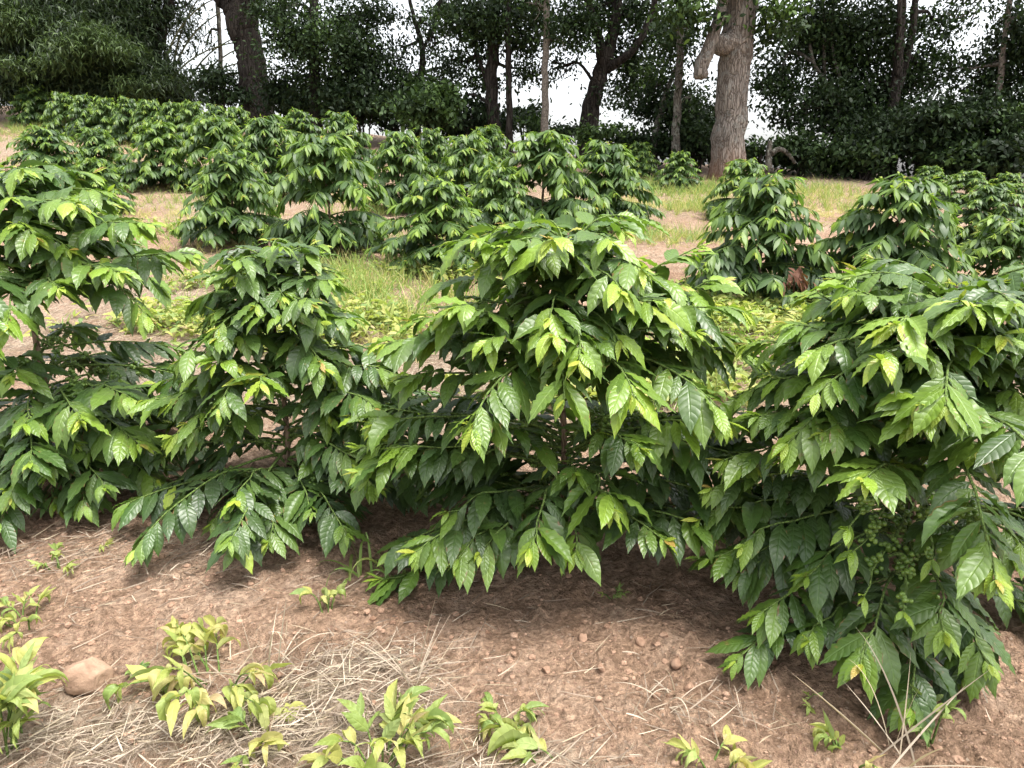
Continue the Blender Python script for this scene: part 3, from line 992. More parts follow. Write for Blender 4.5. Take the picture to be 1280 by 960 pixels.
TREES = "trees along the crest"
pale, pale_base = tree("tree", 1, (912, 214), 16.0,
    [[(911, 192, 41, 0), (914, 130, 37, 0), (921, 60, 38, 0), (928, 0, 37, 0), (936, -120, 36, 0), (930, -260, 24, 0)]],
    [blob(848, 14, 26, 18, 15.3, .6), blob(966, 22, 20, 24, 15.8, .7), blob(890, -45, 60, 22, 15.6, .8)],
    "thick pale trunk with sawn-off limb hooking down, red soil on its foot", M_BARK_PALE, age=.62, leaf=.13, group=TREES, top=(2.6, 8.4, 1600), flare=1.22, twigs=False)
rng = np.random.default_rng(71)
lm = MB()
k = 16 * CP / F
pts = [at(922, 50, 16.0), at(905, 56, 15.75), at(893, 55, 15.55)]
tube(lm, smooth_path([p - pale_base for p in pts], 9), np.array([14, 14, 13.5, 13, 12.5, 12, 11, 10, 9]) * k, 12, bump=.05, rng=rng)
lm2 = [at(915, -60, 15.7), at(906, -10, 15.6), at(898, 25, 15.5), at(886, 62, 15.45), at(877, 82, 15.43), at(877, 98, 15.42)]
tube(lm, smooth_path([p - pale_base for p in lm2], 18), np.interp(np.linspace(0, 1, 18), [0, .4, .62, .74, .84, .94, 1], [5, 6, 7.5, 8.5, 7, 8.5, 6.5]) * k, 12, bump=.07, rng=rng)
lm.build("limb", M_BARK_PALE, pale)

tree("tree", 2, (738, 160), 20.0,
    [[(737, 150, 23, 0), (744, 115, 19, 0), (755, 82, 18, 0), (765, 50, 14, 0), (772, 0, 12, 0), (776, -120, 12, 0), (770, -220, 7, 0)],
     [(755, 84, 15, 0), (750, 55, 11, -.1), (741, 25, 9, -.2), (734, -10, 9, -.2), (722, -120, 7, 0)],
     [(758, 88, 11, 0), (775, 76, 9, -.3), (793, 60, 8, -.5), (812, 25, 8, -.6), (830, -50, 5, -.7)]],
    [blob(715, 30, 32, 36, 19.4, .75), blob(800, 35, 40, 34, 20.3, .8), blob(795, 100, 34, 34, 21.0, 1.0), blob(700, 85, 20, 22, 20.5, .35), blob(745, 12, 60, 22, 20.5, .6), blob(748, 120, 14, 34, 19.7, .12)],
    "dark ivied trunk forking into three limbs", M_BARK_DARK, group=TREES, top=(3.0, 9.3, 2200))
tree("tree", 3, (681, 158), 18.0, [[(681, 140, 9, 0), (682, 80, 8, 0), (684, 0, 8, 0), (686, -150, 7, 0), (684, -280, 4, 0)]],
    [blob(690, 50, 18, 24, 18.3, .35), blob(672, 15, 20, 18, 18.2, .6)], "slender straight pale pole of a tree", M_BARK_SMOOTH, group=TREES, top=(1.8, 8.8, 700))
tree("tree", 4, (616, 166), 19.5,
    [[(616, 150, 17, 0), (614, 100, 15, 0), (617, 40, 15, 0), (620, -60, 12, 0), (624, -220, 7, 0)],
     [(612, 110, 7, 0), (604, 88, 6, 0), (596, 66, 4, .1), (585, 20, 3, .1)]],
    [blob(590, 28, 46, 34, 19.0, .9), blob(600, 95, 22, 30, 20.2, .6), blob(640, 25, 34, 34, 19.9, .9), blob(660, 85, 18, 30, 19.9, .5), blob(575, 78, 24, 18, 19.8, .6), blob(570, 150, 20, 14, 20.5, .7)],
    "dark tree whose lower trunk shows a cracked reddish strip", M_BARK_DARK, group=TREES, top=(2.8, 9.2, 2000))
tree("tree", 5, (637, 168), 19.0, [[(637, 150, 8, 0), (636, 80, 7.5, 0), (635, 0, 7, 0), (637, -160, 5, 0)]],
    [blob(648, 60, 14, 26, 19.4, .5)], "thin dark trunk close beside the one with the cracked strip", M_BARK_DARK, group=TREES, top=(1.6, 8.8, 600))
tree("tree", 6, (320, 138), 23.0,
    [[(320, 125, 38, 0), (316, 90, 33, 0), (310, 55, 32, 0), (303, 25, 38, 0), (318, -20, 24, 0), (335, -130, 14, 0)],
     [(300, 28, 26, 0), (288, 8, 22, 0), (272, -15, 20, 0), (245, -90, 12, 0)]],
    [blob(345, 8, 26, 18, 22.5, .6), blob(310, -35, 60, 22, 23, .7)], "massive dark trunk leaning over, splitting into two limbs high up", M_BARK_DARK, group=TREES, top=(3.2, 10.6, 2200), flare=1.25, twigs=False)
tree("tree", 7, (277, 130), 25.0, [[(277, 115, 5.5, 0), (275, 50, 5, 0), (272, 0, 5, 0), (268, -150, 4, 0)]],
    [blob(262, 40, 12, 34, 25.2, .10), blob(285, 95, 20, 10, 25, .3)], "thin bare pole behind the massive leaning trunk", M_BARK_GREY, group=TREES, top=(1.6, 10.4, 500))
tree("tree", 8, (186, 128), 24.0, [[(186, 110, 20, 0), (192, 72, 18, 0), (199, 40, 15, 0), (212, 2, 12, 0), (232, -80, 9, 0), (250, -200, 5, 0)]],
    [blob(185, 5, 32, 26, 23.6, .9), blob(205, 60, 15, 26, 24.2, .25), blob(230, 12, 26, 16, 24.5, .25)], "slanting dark trunk rising out of the bamboo", M_BARK_DARK, group=TREES, top=(2.6, 10.8, 1600))
tree("tree", 9, (394, 143), 21.0,
    [[(394, 130, 14, 0), (393, 80, 12, 0), (391, 20, 11, 0), (392, -100, 8, 0), (396, -220, 4, 0)], [(410, 140, 4, .2), (406, 90, 3, .2), (401, 40, 3, .2)]],
    [blob(362, 40, 34, 46, 20.6, 1.0), blob(430, 50, 36, 56, 20.6, 1.1), blob(466, 90, 30, 40, 21.0, 1.0), blob(380, 105, 34, 26, 21.3, .9), blob(345, 10, 22, 20, 21, .6),
     blob(420, 118, 40, 22, 21.4, 1.0), blob(455, 20, 30, 26, 20.8, .8)],
    "ivied dark tree hung with dense leaves down to the ground", M_BARK_DARK, group=TREES, top=(2.8, 9.6, 2200))
tree("tree", 10, (520, 150), 22.0,
    [[(520, 135, 10, 0), (527, 90, 8, 0), (527, 55, 7, 0), (517, 20, 5, 0), (510, -20, 4, 0), (505, -120, 3, 0)], [(527, 62, 4, 0), (540, 40, 4, 0), (548, 10, 3, 0), (556, -60, 2, 0)]],
    [blob(500, 60, 18, 22, 22, .45), blob(545, 55, 26, 26, 21.5, .55), blob(512, 100, 30, 24, 21.6, .9), blob(550, 15, 28, 18, 22, .5), blob(555, 100, 22, 20, 21.8, .8), blob(528, 30, 14, 20, 22, .3)],
    "thin open tree with sky showing between its forked twigs", M_BARK_DARK, group=TREES, top=(2.2, 9.8, 900))
tree("tree", 11, (845, 192), 17.0, [[(845, 178, 11, 0), (847, 120, 10, 0), (850, 60, 9, 0), (852, 0, 8, 0), (858, -140, 5, 0)]],
    [blob(840, 60, 28, 30, 17.8, .8), blob(858, 128, 24, 34, 18.2, .9), blob(848, 100, 10, 30, 17.1, .15)], "slim lichen-grey trunk beside the thick pale one", M_BARK_GREY, group=TREES, top=(2.0, 8.6, 1000))
tree("tree", 12, (818, 192), 18.0, [[(818, 178, 8, 0), (824, 145, 7, 0), (836, 108, 6, 0), (850, 70, 4, 0), (862, 20, 3, 0)], [(824, 150, 4, 0), (838, 125, 3, .2), (848, 118, 2, .3)]],
    [blob(815, 125, 26, 30, 18.8, .9), blob(880, 155, 24, 34, 18.8, 1.0), blob(835, 165, 24, 20, 19.0, .9)], "crooked slanting sapling between the forked tree and the grey trunk", M_BARK_GREY, group=TREES)
tree("tree", 13, (1114, 222), 17.5,
    [[(1114, 205, 13, 0), (1116, 150, 13, 0), (1122, 80, 12, 0), (1126, 30, 11, 0), (1128, -40, 9, 0), (1130, -180, 5, 0)],
     [(1118, 130, 9, .2), (1134, 70, 9, .3), (1143, 20, 8, .3), (1148, -80, 5, .3)], [(1122, 95, 6, -.1), (1124, 60, 6, -.2), (1124, 0, 5, -.2), (1118, -90, 4, -.2)]],
    [blob(1085, 40, 40, 48, 18.3, 1.0), blob(1150, 95, 34, 34, 18.4, .8), blob(1090, 120, 44, 40, 18.3, 1.0), blob(1145, 160, 44, 34, 16.9, 1.0), blob(1165, 25, 36, 26, 18.4, .5), blob(1085, 170, 36, 28, 17.2, 1.0)],
    "many-stemmed dark tree with dense hanging leaves", M_BARK_DARK, group=TREES, top=(2.8, 8.6, 2200))
tree("tree", 14, (1045, 205), 18.0,
    [[(1045, 190, 9, 0), (1047, 150, 7, 0), (1046, 130, 6, 0), (1034, 105, 5, 0), (1018, 80, 4, 0), (1012, 55, 3, 0)], [(1047, 132, 4, 0), (1050, 100, 4, 0), (1040, 60, 3, .1), (1042, 0, 3, .1)],
     [(1030, 170, 6, .2), (1031, 140, 5, .2), (1030, 60, 4, .2), (1028, -60, 3, .2)]],
    [blob(1010, 40, 30, 40, 18.4, .9), blob(1040, 60, 36, 46, 18.6, 1.0), blob(1010, 130, 36, 26, 18.0, .9), blob(990, 145, 20, 10, 18, .6), blob(972, 95, 22, 30, 18.4, .9), blob(1045, 150, 34, 26, 18.4, 1.0)],
    "dark tree with a pale crooked lower limb showing in its crown", M_BARK_GREY, group=TREES, top=(2.4, 8.8, 1600))
tree("tree", 15, (1243, 212), 16.5, [[(1243, 195, 8, 0), (1247, 130, 7, 0), (1254, 60, 6, 0), (1262, 0, 6, 0), (1270, -120, 4, 0)]],
    [blob(1250, 100, 30, 34, 17.5, .7), blob(1270, 30, 26, 34, 16.6, .6), blob(1215, 85, 26, 20, 17.4, .45), blob(1230, 150, 44, 30, 16.5, 1.0), blob(1270, 170, 26, 26, 16, 1.0), blob(1215, 5, 30, 10, 16.8, .25)],
    "slim tree at the end of the belt with sky through its thin top", M_BARK_SMOOTH, group=TREES, top=(2.2, 8.0, 1000))
tree("tree", 16, (1330, 215), 16.5, [[(1330, 190, 14, 0), (1332, 100, 12, 0), (1335, 0, 10, 0), (1340, -150, 6, 0)]],
    [blob(1310, 60, 40, 60, 16.5, 1.0), blob(1320, 150, 40, 40, 16.5, 1.0)], "tree cut by the photo edge at the end of the belt", M_BARK_DARK, group=TREES, top=(2.4, 8.0, 1200))


# ---- bamboo
def bamboo(seed, foot, Y, fan, blobs, label, height, sprays=()):
    rng = np.random.default_rng(seed)
    f = at(foot[0], foot[1], Y); z0 = tz1(f[0], Y)
    base = np.array([f[0], Y, z0])
    root = thing("bamboo_clump", tuple(base), label, "bamboo", "bamboo along the crest")
    for (dx, dy, bend, h) in fan:
        mb = MB()
        s = np.linspace(0, 1, 14)
        p = np.stack([dx * .2 + dx * s + bend * s ** 2.4, rng.normal(0, .3) + dy * s, -.1 + h * (s - .18 * s ** 4 * abs(bend) / 2)], 1)
        tube(mb, p, np.linspace(.045, .012, 14), 6, rng=rng)
        mb.build("culm", M_CULM, root)
    cr = MB()
    for c, r, n in blobs:
        crown(cr, rng, [(c - base, r, int(n * 2.2))], .22, .28, rows=2, cols=1, narrow=.2, droop=1.0, clump=26, spread=1.1, prof=([0, .4, 1], [.4, 1, .05]))
    for (px, py, rx, ry, YY) in sprays:
        c, r, n = blob(px, py, rx, ry, YY, 2.6)
        crown(cr, rng, [(c - base, r, n)], .20, .72, rows=2, cols=1, narrow=.2, droop=1.0, clump=26, spread=.8, prof=([0, .4, 1], [.4, 1, .05]))
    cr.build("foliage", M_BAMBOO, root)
    return root


rngb = np.random.default_rng(9)
fan = lambda n, sp, b, h: [(rngb.normal(0, sp), rngb.normal(0, .4), rngb.normal(0, b), h * rngb.uniform(.8, 1.15)) for _ in range(n)]
bamboo(1, (40, 118), 23.0, fan(9, .8, 1.2, 6.5),
       [blob(30, 55, 60, 50, 22.6, 1.5), blob(10, 100, 60, 26, 22.4, 1.4), blob(80, 20, 60, 40, 23.2, 1.5), blob(70, 95, 40, 30, 22.4, 1.3), blob(40, -60, 90, 60, 23.5, .8), blob(15, 20, 30, 30, 22.0, 1.0)],
       "dense feathery bamboo behind the lone bush and grassy bank", 7, [(18, 28, 16, 22, 21.2), (75, 75, 16, 10, 21.0), (25, 85, 14, 8, 21.0)])
bamboo(2, (135, 122), 23.5, fan(9, .7, 1.0, 6.5),
       [blob(120, 60, 48, 54, 23.0, 1.5), blob(150, 100, 50, 30, 22.8, 1.5), blob(95, 60, 24, 26, 22.0, 1.2), blob(140, 20, 40, 30, 23.4, 1.5), blob(130, -50, 70, 50, 23.6, .8)],
       "dense dark bamboo at the foot of the slanting trunk", 7, [(98, 60, 26, 14, 21.4), (155, 62, 16, 12, 21.8), (170, 105, 18, 10, 22.0), (120, 40, 12, 8, 21.6)])
bamboo(3, (208, 130), 24.2, [(.6, 0, 2.6, 3.6), (.5, .2, 3.2, 3.2), (.8, 0, 3.4, 2.7), (.4, .3, 2.2, 4.2), (.9, .1, 3.8, 2.3), (.5, 0, 1.6, 4.8), (.3, .1, 2.9, 4.9), (1.0, 0, 2.6, 2.1), (.2, .2, 1.2, 5.4), (.7, .2, 3.9, 3.9)],
       [blob(195, 105, 30, 26, 23.9, 1.3), blob(215, 118, 22, 16, 24.0, 1.0), blob(240, 60, 20, 30, 24.6, .10), blob(232, 20, 24, 20, 24.4, .22), blob(180, 70, 20, 24, 23.9, 1.0)],
       "thin bamboo with bare culms arching across the sky", 6)


# ---- shrubs under the trees
def shrub(seed, px, py, Y, blobs, label, age=.3, leaf=.13):
    rng = np.random.default_rng(seed)
    f = at(px, py, Y); base = np.array([f[0], Y, tz1(f[0], Y)])
    root = thing("shrub", tuple(base), label, "shrub", "shrubs under the trees")
    st = MB()
    for c, r, n in blobs:
        for _ in range(5):
            e = c - base + rng.uniform(-.7, .7, 3) * np.asarray(r)
            tube(st, smooth_path([[rng.normal(0, .08), rng.normal(0, .08), -.1], [e[0] * .4, e[1] * .4, max(.1, e[2] * .6)], e], 8), np.linspace(.025, .006, 8), 5, rng=rng)
    st.build("stems", M_BARK_DARK, root)
    cr = MB()
    crown(cr, rng, [(c - base, r, n) for c, r, n in blobs], leaf, age, spread=.7)
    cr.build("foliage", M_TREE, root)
    return root


shrub(1, 283, 135, 22.5, [blob(283, 105, 26, 22, 22.5, 1.3), blob(262, 118, 16, 14, 22.4, 1.0)], "dark shrub between the bamboo and massive leaning trunk", .18)
shrub(2, 355, 145, 21.5, [blob(355, 122, 24, 24, 21.8, 1.2), blob(375, 130, 24, 16, 21.6, 1.1)], "dark shrub at the foot of the massive leaning trunk", .15)
shrub(3, 455, 150, 20.0, [blob(455, 130, 36, 24, 20.4, 1.2), blob(425, 132, 24, 18, 20.5, 1.1)], "dark broad-leaved shrub beside the ivied tree", .22, .15)
shrub(4, 535, 165, 18.0, [blob(528, 132, 30, 24, 18.0, 1.2), blob(555, 138, 20, 20, 18.2, 1.0), blob(540, 115, 18, 10, 18.1, .9)], "pale bluish-green shrub with large leaves", .5, .16)
shrub(5, 590, 165, 19.5, [blob(588, 145, 22, 18, 20.0, 1.1), blob(570, 150, 18, 12, 19.8, 1.1)], "small dark shrub at the foot of the cracked trunk", .25)
shrub(6, 655, 160, 21.0, [blob(653, 140, 18, 14, 21.2, 1.1)], "small shrub against the sky beside the slender pole", .35)
shrub(7, 745, 180, 18.5, [blob(745, 165, 26, 9, 18.5, 1.2)], "low light shrub across the foot of the forked trunk", .6)
shrub(8, 870, 200, 17.5, [blob(866, 170, 22, 24, 17.8, 1.2), blob(800, 182, 24, 14, 18.4, 1.2), blob(885, 190, 14, 14, 17.6, 1)], "dark undergrowth shrub behind the grey trunk", .2)
shrub(9, 950, 205, 17.5, [blob(943, 186, 14, 12, 18, 1.2)], "small bright shrub just past the thick pale trunk", .5)
shrub(10, 1005, 212, 17.0, [blob(1005, 192, 32, 18, 17.4, 1.3), blob(995, 178, 20, 10, 17.6, 1.1), blob(1035, 200, 26, 14, 17.2, 1.2)], "rounded shrub under the sky gap beside the broken stump", .42)
shrub(11, 1080, 215, 16.6, [blob(1078, 196, 34, 20, 16.8, 1.3), blob(1100, 200, 16, 14, 16.6, .9)], "shrub with light leaf patches beside the many-stemmed tree", .4)
shrub(12, 1180, 215, 16.2, [blob(1170, 190, 36, 22, 16.4, 1.3), blob(1215, 195, 36, 20, 16.2, 1.3), blob(1170, 150, 20, 16, 16.4, .9)], "wide dark shrub mass past the many-stemmed tree", .28, .15)
shrub(13, 1265, 215, 15.6, [blob(1262, 195, 30, 22, 15.8, 1.3)], "dark shrub closing the end of the belt", .22)

shrub(14, 620, 165, 20.5, [blob(618, 150, 26, 14, 20.8, 1.3), blob(575, 157, 24, 12, 20.6, 1.3), blob(545, 158, 18, 10, 20.6, 1.2)], "dark undergrowth between the bluish-green shrub and the cracked trunk", .2)
shrub(15, 490, 160, 20.5, [blob(492, 145, 24, 16, 20.8, 1.3), blob(505, 120, 18, 18, 21.4, 1.0)], "dark undergrowth beside the thin open tree", .2)
shrub(16, 700, 165, 20.0, [blob(702, 162, 20, 7, 20.0, 1.3), blob(665, 158, 16, 9, 20.2, 1.2)], "low shrub line under the sky gap beside the slender pole", .3)
shrub(17, 810, 190, 17.6, [blob(790, 180, 20, 10, 18.2, 1.2), blob(825, 182, 24, 12, 18.0, 1.3)], "low dark shrub about the foot of the crooked sapling", .22)

# broken stump by the pale trunk
p = at(965, 205, 16.8); z0 = tz1(p[0], 16.8)
rng = np.random.default_rng(4)
sb = MB()
rel = lambda px, py: at(px, py, 16.8) - np.array([p[0], 16.8, z0])
tube(sb, smooth_path([rel(962, 215), rel(961, 195), rel(963, 176)], 8), np.linspace(.085, .05, 8), 8, bump=.12, rng=rng)
tube(sb, smooth_path([rel(963, 192), rel(974, 186), rel(985, 192), rel(994, 204)], 10), np.linspace(.07, .035, 10), 7, bump=.1, rng=rng)
so = sb.build("tree_stump", M_BARK_GREY)
so.location = (p[0], 16.8, z0)
tag(so, "broken grey stump with fallen limb past the thick pale trunk", "stump")


# ------------------------------------------------------------------ ground plants
def grass_mass(name, label, areas, M, seed, blade=(.10, .25), w=(.004, .009), age=(0, .5), lean=.45):
    rng = np.random.default_rng(seed)
    mb = MB()
    for (cx, cy, rx, ry, n) in areas:
        k = int(n)
        tuft = max(1, k // 9)
        tx = cx + rng.normal(0, .5, tuft) * rx; ty = cy + rng.normal(0, .5, tuft) * ry
        idx = rng.integers(0, tuft, k)
        x = tx[idx] + rng.normal(0, .02, k); y = ty[idx] + rng.normal(0, .02, k)
        B = np.stack([x, y, tz(x, y) - .004], 1)
        D = norm(np.stack([rng.normal(0, lean, k), rng.normal(0, lean, k), np.ones(k)], 1))
        L = rng.uniform(*blade, k) * rng.uniform(.7, 1.2, tuft)[idx]
        leaves(mb, rng, B, D, L, rng.uniform(*w, k), rng.uniform(.05, .75, k), np.clip(rng.uniform(*age, k) + rng.normal(0, .1, tuft)[idx], 0, 1), 5, 1, 0, 0, (BLADE_T, BLADE_W), .8)
    o = mb.build(name, M)
    return tag(o, label, name.replace("_", " "), kind="stuff")


def area(px, py, rx, ry, n):
    q = g(px, py)
    return (q[0], q[1], rx, ry, n)


grass_mass("grass", "green grass growing between the coffee rows", [
    area(455, 372, .45, .5, 900), area(480, 400, .4, .3, 500), area(430, 345, .4, .6, 600), area(520, 300, .9, .4, 350), area(590, 285, .7, .4, 350),
    area(850, 240, 1.4, 1.2, 2400), area(880, 262, .9, .6, 1000), area(800, 235, 1.0, 1.2, 900), area(920, 235, 1.0, .8, 1200), area(1010, 240, 1.4, 1.2, 1800), area(1050, 262, 1.0, .6, 700), area(870, 300, .7, .4, 500), area(800, 300, .7, .3, 350), area(240, 255, 1.2, .7, 700), area(470, 265, .8, .5, 400),
    area(20, 130, 2.4, 2.0, 3800), area(30, 165, 1.8, 1.5, 2400), area(120, 170, 2.5, 1.2, 1500), area(230, 190, 1.6, 1.0, 800), area(10, 115, 1.5, 1.5, 900), area(100, 210, 1.2, .6, 500), area(140, 200, 1.2, 1.0, 400), area(850, 500, .35, .3, 250), area(230, 400, .6, .4, 300),
    area(760, 210, 1.0, 1.0, 400), area(500, 345, .7, .6, 900), area(600, 300, .9, .5, 700), area(390, 300, .8, .5, 500), area(440, 250, 1.2, .6, 500), area(330, 400, .5, .3, 300), area(560, 380, .5, .4, 400), area(860, 440, .6, .3, 350), area(790, 260, .8, .5, 300), area(300, 225, 2.5, .8, 600), area(100, 180, 3, 1.5, 900), area(200, 290, 1.2, .5, 300), area(900, 380, .5, .5, 300), area(640, 330, .8, .6, 250), area(270, 345, .8, .6, 200), area(700, 205, 2.0, 1.0, 300), area(450, 205, 3, 1.2, 500)],
    M_GRASS, 1, (.08, .28), (.004, .009), (.15, .95))
grass_mass("dry_grass", "straw coloured grass on the open strips", [
    area(840, 255, 1.6, 1.4, 2600), area(1000, 245, 1.6, 1.2, 1900), area(1050, 270, 1.0, .6, 700), area(850, 300, 1.0, .5, 700), area(240, 270, 1.4, .7, 900), area(300, 350, 1.2, .6, 500), area(470, 430, .6, .4, 500), area(560, 330, 1.0, .5, 300), area(270, 310, 1.4, .4, 350), area(200, 235, 1.6, .6, 300)],
    M_GRASS, 2, (.05, .20), (.003, .006), (.75, 1.0), .8)


# low lime-green ground cover between the rows
def cover(seed, areas):
    rng = np.random.default_rng(seed)
    mb = MB()
    for (cx, cy, rx, ry, n) in areas:
        k = int(n * 1.9)
        tuft = max(1, k // 12)
        tx = cx + rng.normal(0, .5, tuft) * rx; ty = cy + rng.normal(0, .5, tuft) * ry
        idx = rng.integers(0, tuft, k)
        x = tx[idx] + rng.normal(0, .05, k); y = ty[idx] + rng.normal(0, .05, k)
        B = np.stack([x, y, tz(x, y) + rng.uniform(0, .14, k)], 1)
        D = norm(np.stack([rng.normal(0, 1, k), rng.normal(0, 1, k), rng.uniform(0, .9, k)], 1))
        L = rng.uniform(.05, .11, k)
        leaves(mb, rng, B, D, L, L * .42, rng.uniform(.2, .9, k), np.clip(rng.normal(.45, .2, k), 0, 1), 4, 2, 0, .2, (LANCE_T, LANCE_W), .4)
    o = mb.build("weeds", M_WEED)
    tag(o, "low lime green weeds covering the strip between rows", "weeds", kind="stuff")


cover(3, [area(930, 392, .75, .5, 2000), area(860, 400, .5, .4, 600), area(620, 335, .8, .45, 800), area(560, 345, .5, .4, 500), area(450, 410, .6, .5, 700), area(820, 492, .45, .25, 700), area(250, 405, .8, .4, 700),
          area(320, 360, .8, .4, 300), area(760, 500, .4, .25, 300), area(1000, 420, .8, .4, 500), area(380, 430, .4, .3, 250), area(690, 500, .4, .3, 250), area(230, 290, 1.5, .6, 300), area(880, 470, .4, .3, 300)])


# straw litter lying flat
def straw(seed):
    rng = np.random.default_rng(seed)
    mb = MB()
    areas = [(c[0], c[1], c[2] * 1.2, c[3] * 1.2, int(800 * c[4] * min(1, c[2] * c[3] / .05))) for c in LITTER]
    areas += [area(300, 340, 2.0, .9, 2200), area(500, 440, 1.4, .8, 3000), area(800, 470, 1.6, .7, 3000), area(200, 420, 1.4, .7, 2400), area(900, 430, 1.4, .7, 2000), area(820, 265, 2, 1.4, 1500), area(250, 290, 2, .8, 1200), area(600, 800, 1.6, .5, 260), area(150, 720, .8, .3, 220), area(820, 300, 2, 1, 400)]
    for (cx, cy, rx, ry, n) in areas:
        x = cx + rng.normal(0, .55, n) * rx; y = cy + rng.normal(0, .55, n) * ry
        B = np.stack([x, y, tz(x, y) + rng.uniform(.008, .03, n)], 1)
        a = rng.normal(.5, .9, n)
        D = norm(np.stack([np.cos(a), np.sin(a), rng.normal(.03, .10, n)], 1))
        leaves(mb, rng, B, D, rng.uniform(.03, .14, n), rng.uniform(.0016, .004, n), rng.uniform(-.3, .5, n), rng.uniform(0, 1, n), 5, 1, 0, 0, (BLADE_T, BLADE_W), 1.0)
    tag(mb.build("straw_litter", M_STRAW), "dry bleached straw scattered over the soil", "straw", kind="stuff")


straw(6)


# loose grit and crumbs of soil
def gravel(seed):
    rng = np.random.default_rng(seed)
    mb = MB()
    n = 20000
    x = rng.uniform(-2.4, 2.0, n); y = rng.uniform(1.05, 3.0, n)
    keep = (y < 2.3 - .32 * x) & (rng.uniform(0, 1, n) < .35 + 1.1 * np.maximum(0, vnoise(x * 2.2, y * 2.2, 31) + .2))
    x, y = x[keep], y[keep]
    n = len(x)
    r = .0017 + .0042 * rng.pareto(3.2, n).clip(0, 2.4)
    v, f = ICO[0]
    v1, f1 = ICO[1]
    z = tz(x, y) + .030 * vnoise(x * 5, y * 5, 1) + .020 * vnoise(x * 13, y * 13, 2) + .018 * vnoise(x * 31, y * 31, 4) + np.maximum(0, vnoise(x * 22, y * 22, 8) - .22) * .11
    for k in range(n):
        vv, ff = (v, f) if r[k] < .008 else (v1, f1)
        w = vv * r[k] * (1 + rng.normal(0, .14, (len(vv), 1))) * np.array([1, rng.uniform(.7, 1.1), rng.uniform(.55, .85)])
        mb.add(w + np.array([x[k], y[k], z[k] + r[k] * .2]), t=ff)
    tag(mb.build("gravel", M_CLOD, smooth=False), "loose crumbs and grit of red soil", "gravel", kind="stuff")


gravel(12)


def rock(seed, px, py, w, h, label, M, group=None, name="stone"):
    rng = np.random.default_rng(seed)
    q = g(px, py); k = np.linalg.norm(q - np.array([0, 0, CH])) / F
    v, f = ICO[3] if w > 20 else ICO[2]
    vv = v.copy()
    vv = vv * (1 + .22 * vnoise(vv[:, 0] * 1.7 + seed, vv[:, 1] * 1.7 + vv[:, 2] * 1.3, seed))[:, None]
    for _ in range(12):                                    # knock flat facets off
        d = norm(rng.normal(0, 1, 3)); c = rng.uniform(.50, .82)
        s = vv @ d
        vv = vv - np.maximum(0, s - c)[:, None] * d
    vv = vv + .09 * np.stack([vnoise(vv[:, 0] * 4 + 9, vv[:, 1] * 5 + vv[:, 2] * 4, seed + a) for a in range(3)], 1)
    vv = vv * np.array([w * k / 2, w * k / 2 * .8, h * k / 2]) * 1.15
    mb = MB(); mb.add(vv, t=f)
    o = mb.build(name, M)
    o.location = (q[0], q[1], tz1(q[0], q[1]) + h * k * (.36 if name == "stone" else .16))
    o.rotation_euler = (rng.normal(0, .15), rng.normal(0, .15), rng.uniform(0, 6))
    return tag(o, label, "stone" if name == "stone" else "soil clod", group)


rock(3, 114, 862, 44, 40, "tan angular stone, the largest, lying beside yellowish weeds", M_STONE)
for k, (px, py, w) in enumerate(((800, 806, 15), (830, 800, 12), (845, 832, 17), (752, 838, 12), (798, 868, 12), (683, 842, 11), (862, 866, 15), (866, 800, 13), (640, 832, 9), (728, 800, 14), (570, 770, 10), (240, 640, 20), (205, 655, 14), (1015, 838, 13), (930, 862, 11))):
    rock(40 + k, px, py, w, w * .8, "rounded clod of red soil lying on the bare ground", M_CLOD, "clods of soil on the bare ground", "soil_clod")


# broad-leaved weeds near the viewer
def weed(seed, px, py, rad, n, h, leaf, age, label, droop=.6, width=.38, name="weed", flat=.5, cat="weed"):
    rng = np.random.default_rng(seed)
    q = g(px, py)
    root = thing(name, (q[0], q[1], tz1(q[0], q[1])), label, cat, "weeds on the bare soil")
    st, lf = MB(), MB()
    B, D, L, A = [], [], [], []
    n = max(2, int(n * 1.05)); leaf = leaf * 1.02
    for s in range(n):
        a = rng.uniform(0, 6.28); r0 = rad * .35 * rng.uniform(0, 1) ** .5
        p0 = np.array([math.cos(a) * r0, math.sin(a) * r0, -.01])
        out = rad * rng.uniform(.3, 1.0); hh = h * rng.uniform(.5, 1.1)
        aa = a + rng.normal(0, .5)
        e = p0 + np.array([math.cos(aa) * out, math.sin(aa) * out, hh])
        e[2] = max(.02, e[2])
        mid = lerp(p0, e, .5) + np.array([0, 0, hh * flat * .6])
        pts = smooth_path([p0, mid, e], 9)
        tube(st, pts, np.linspace(.0032, .0014, 9), 5, cap=False, age=.5)
        am = np.clip(rng.normal(age, .18), 0, 1)
        for i in range(3, 9):
            T = norm(pts[i] - pts[i - 1])
            side = norm(np.cross(T, UP) + 1e-6)
            for sg in ((-1, 1) if i % 2 == 0 or i > 6 else (rng.choice([-1, 1]),)):
                if rng.uniform() < .30:
                    continue
                B.append(pts[i]); D.append(norm(side * sg * (1 - .06 * i) + T * (.4 + .1 * i) + UP * rng.normal(.25, .3)))
                L.append(leaf * rng.uniform(.55, 1.15)); A.append(np.clip(am + rng.normal(.03, .17), .22 if age > .3 else 0, 1))
    L = np.array(L)
    leaves(lf, rng, B, np.array(D), L, L * width * rng.uniform(.6, 1.15, len(L)), droop * rng.uniform(.2, 2.0, len(L)), np.array(A), 10, 4, .07, .5, (LANCE_T, LANCE_W), .8, nw=2.2)
    st.build("stem", M_TWIG, root)
    lf.build("foliage", M_WEED, root)
    return root


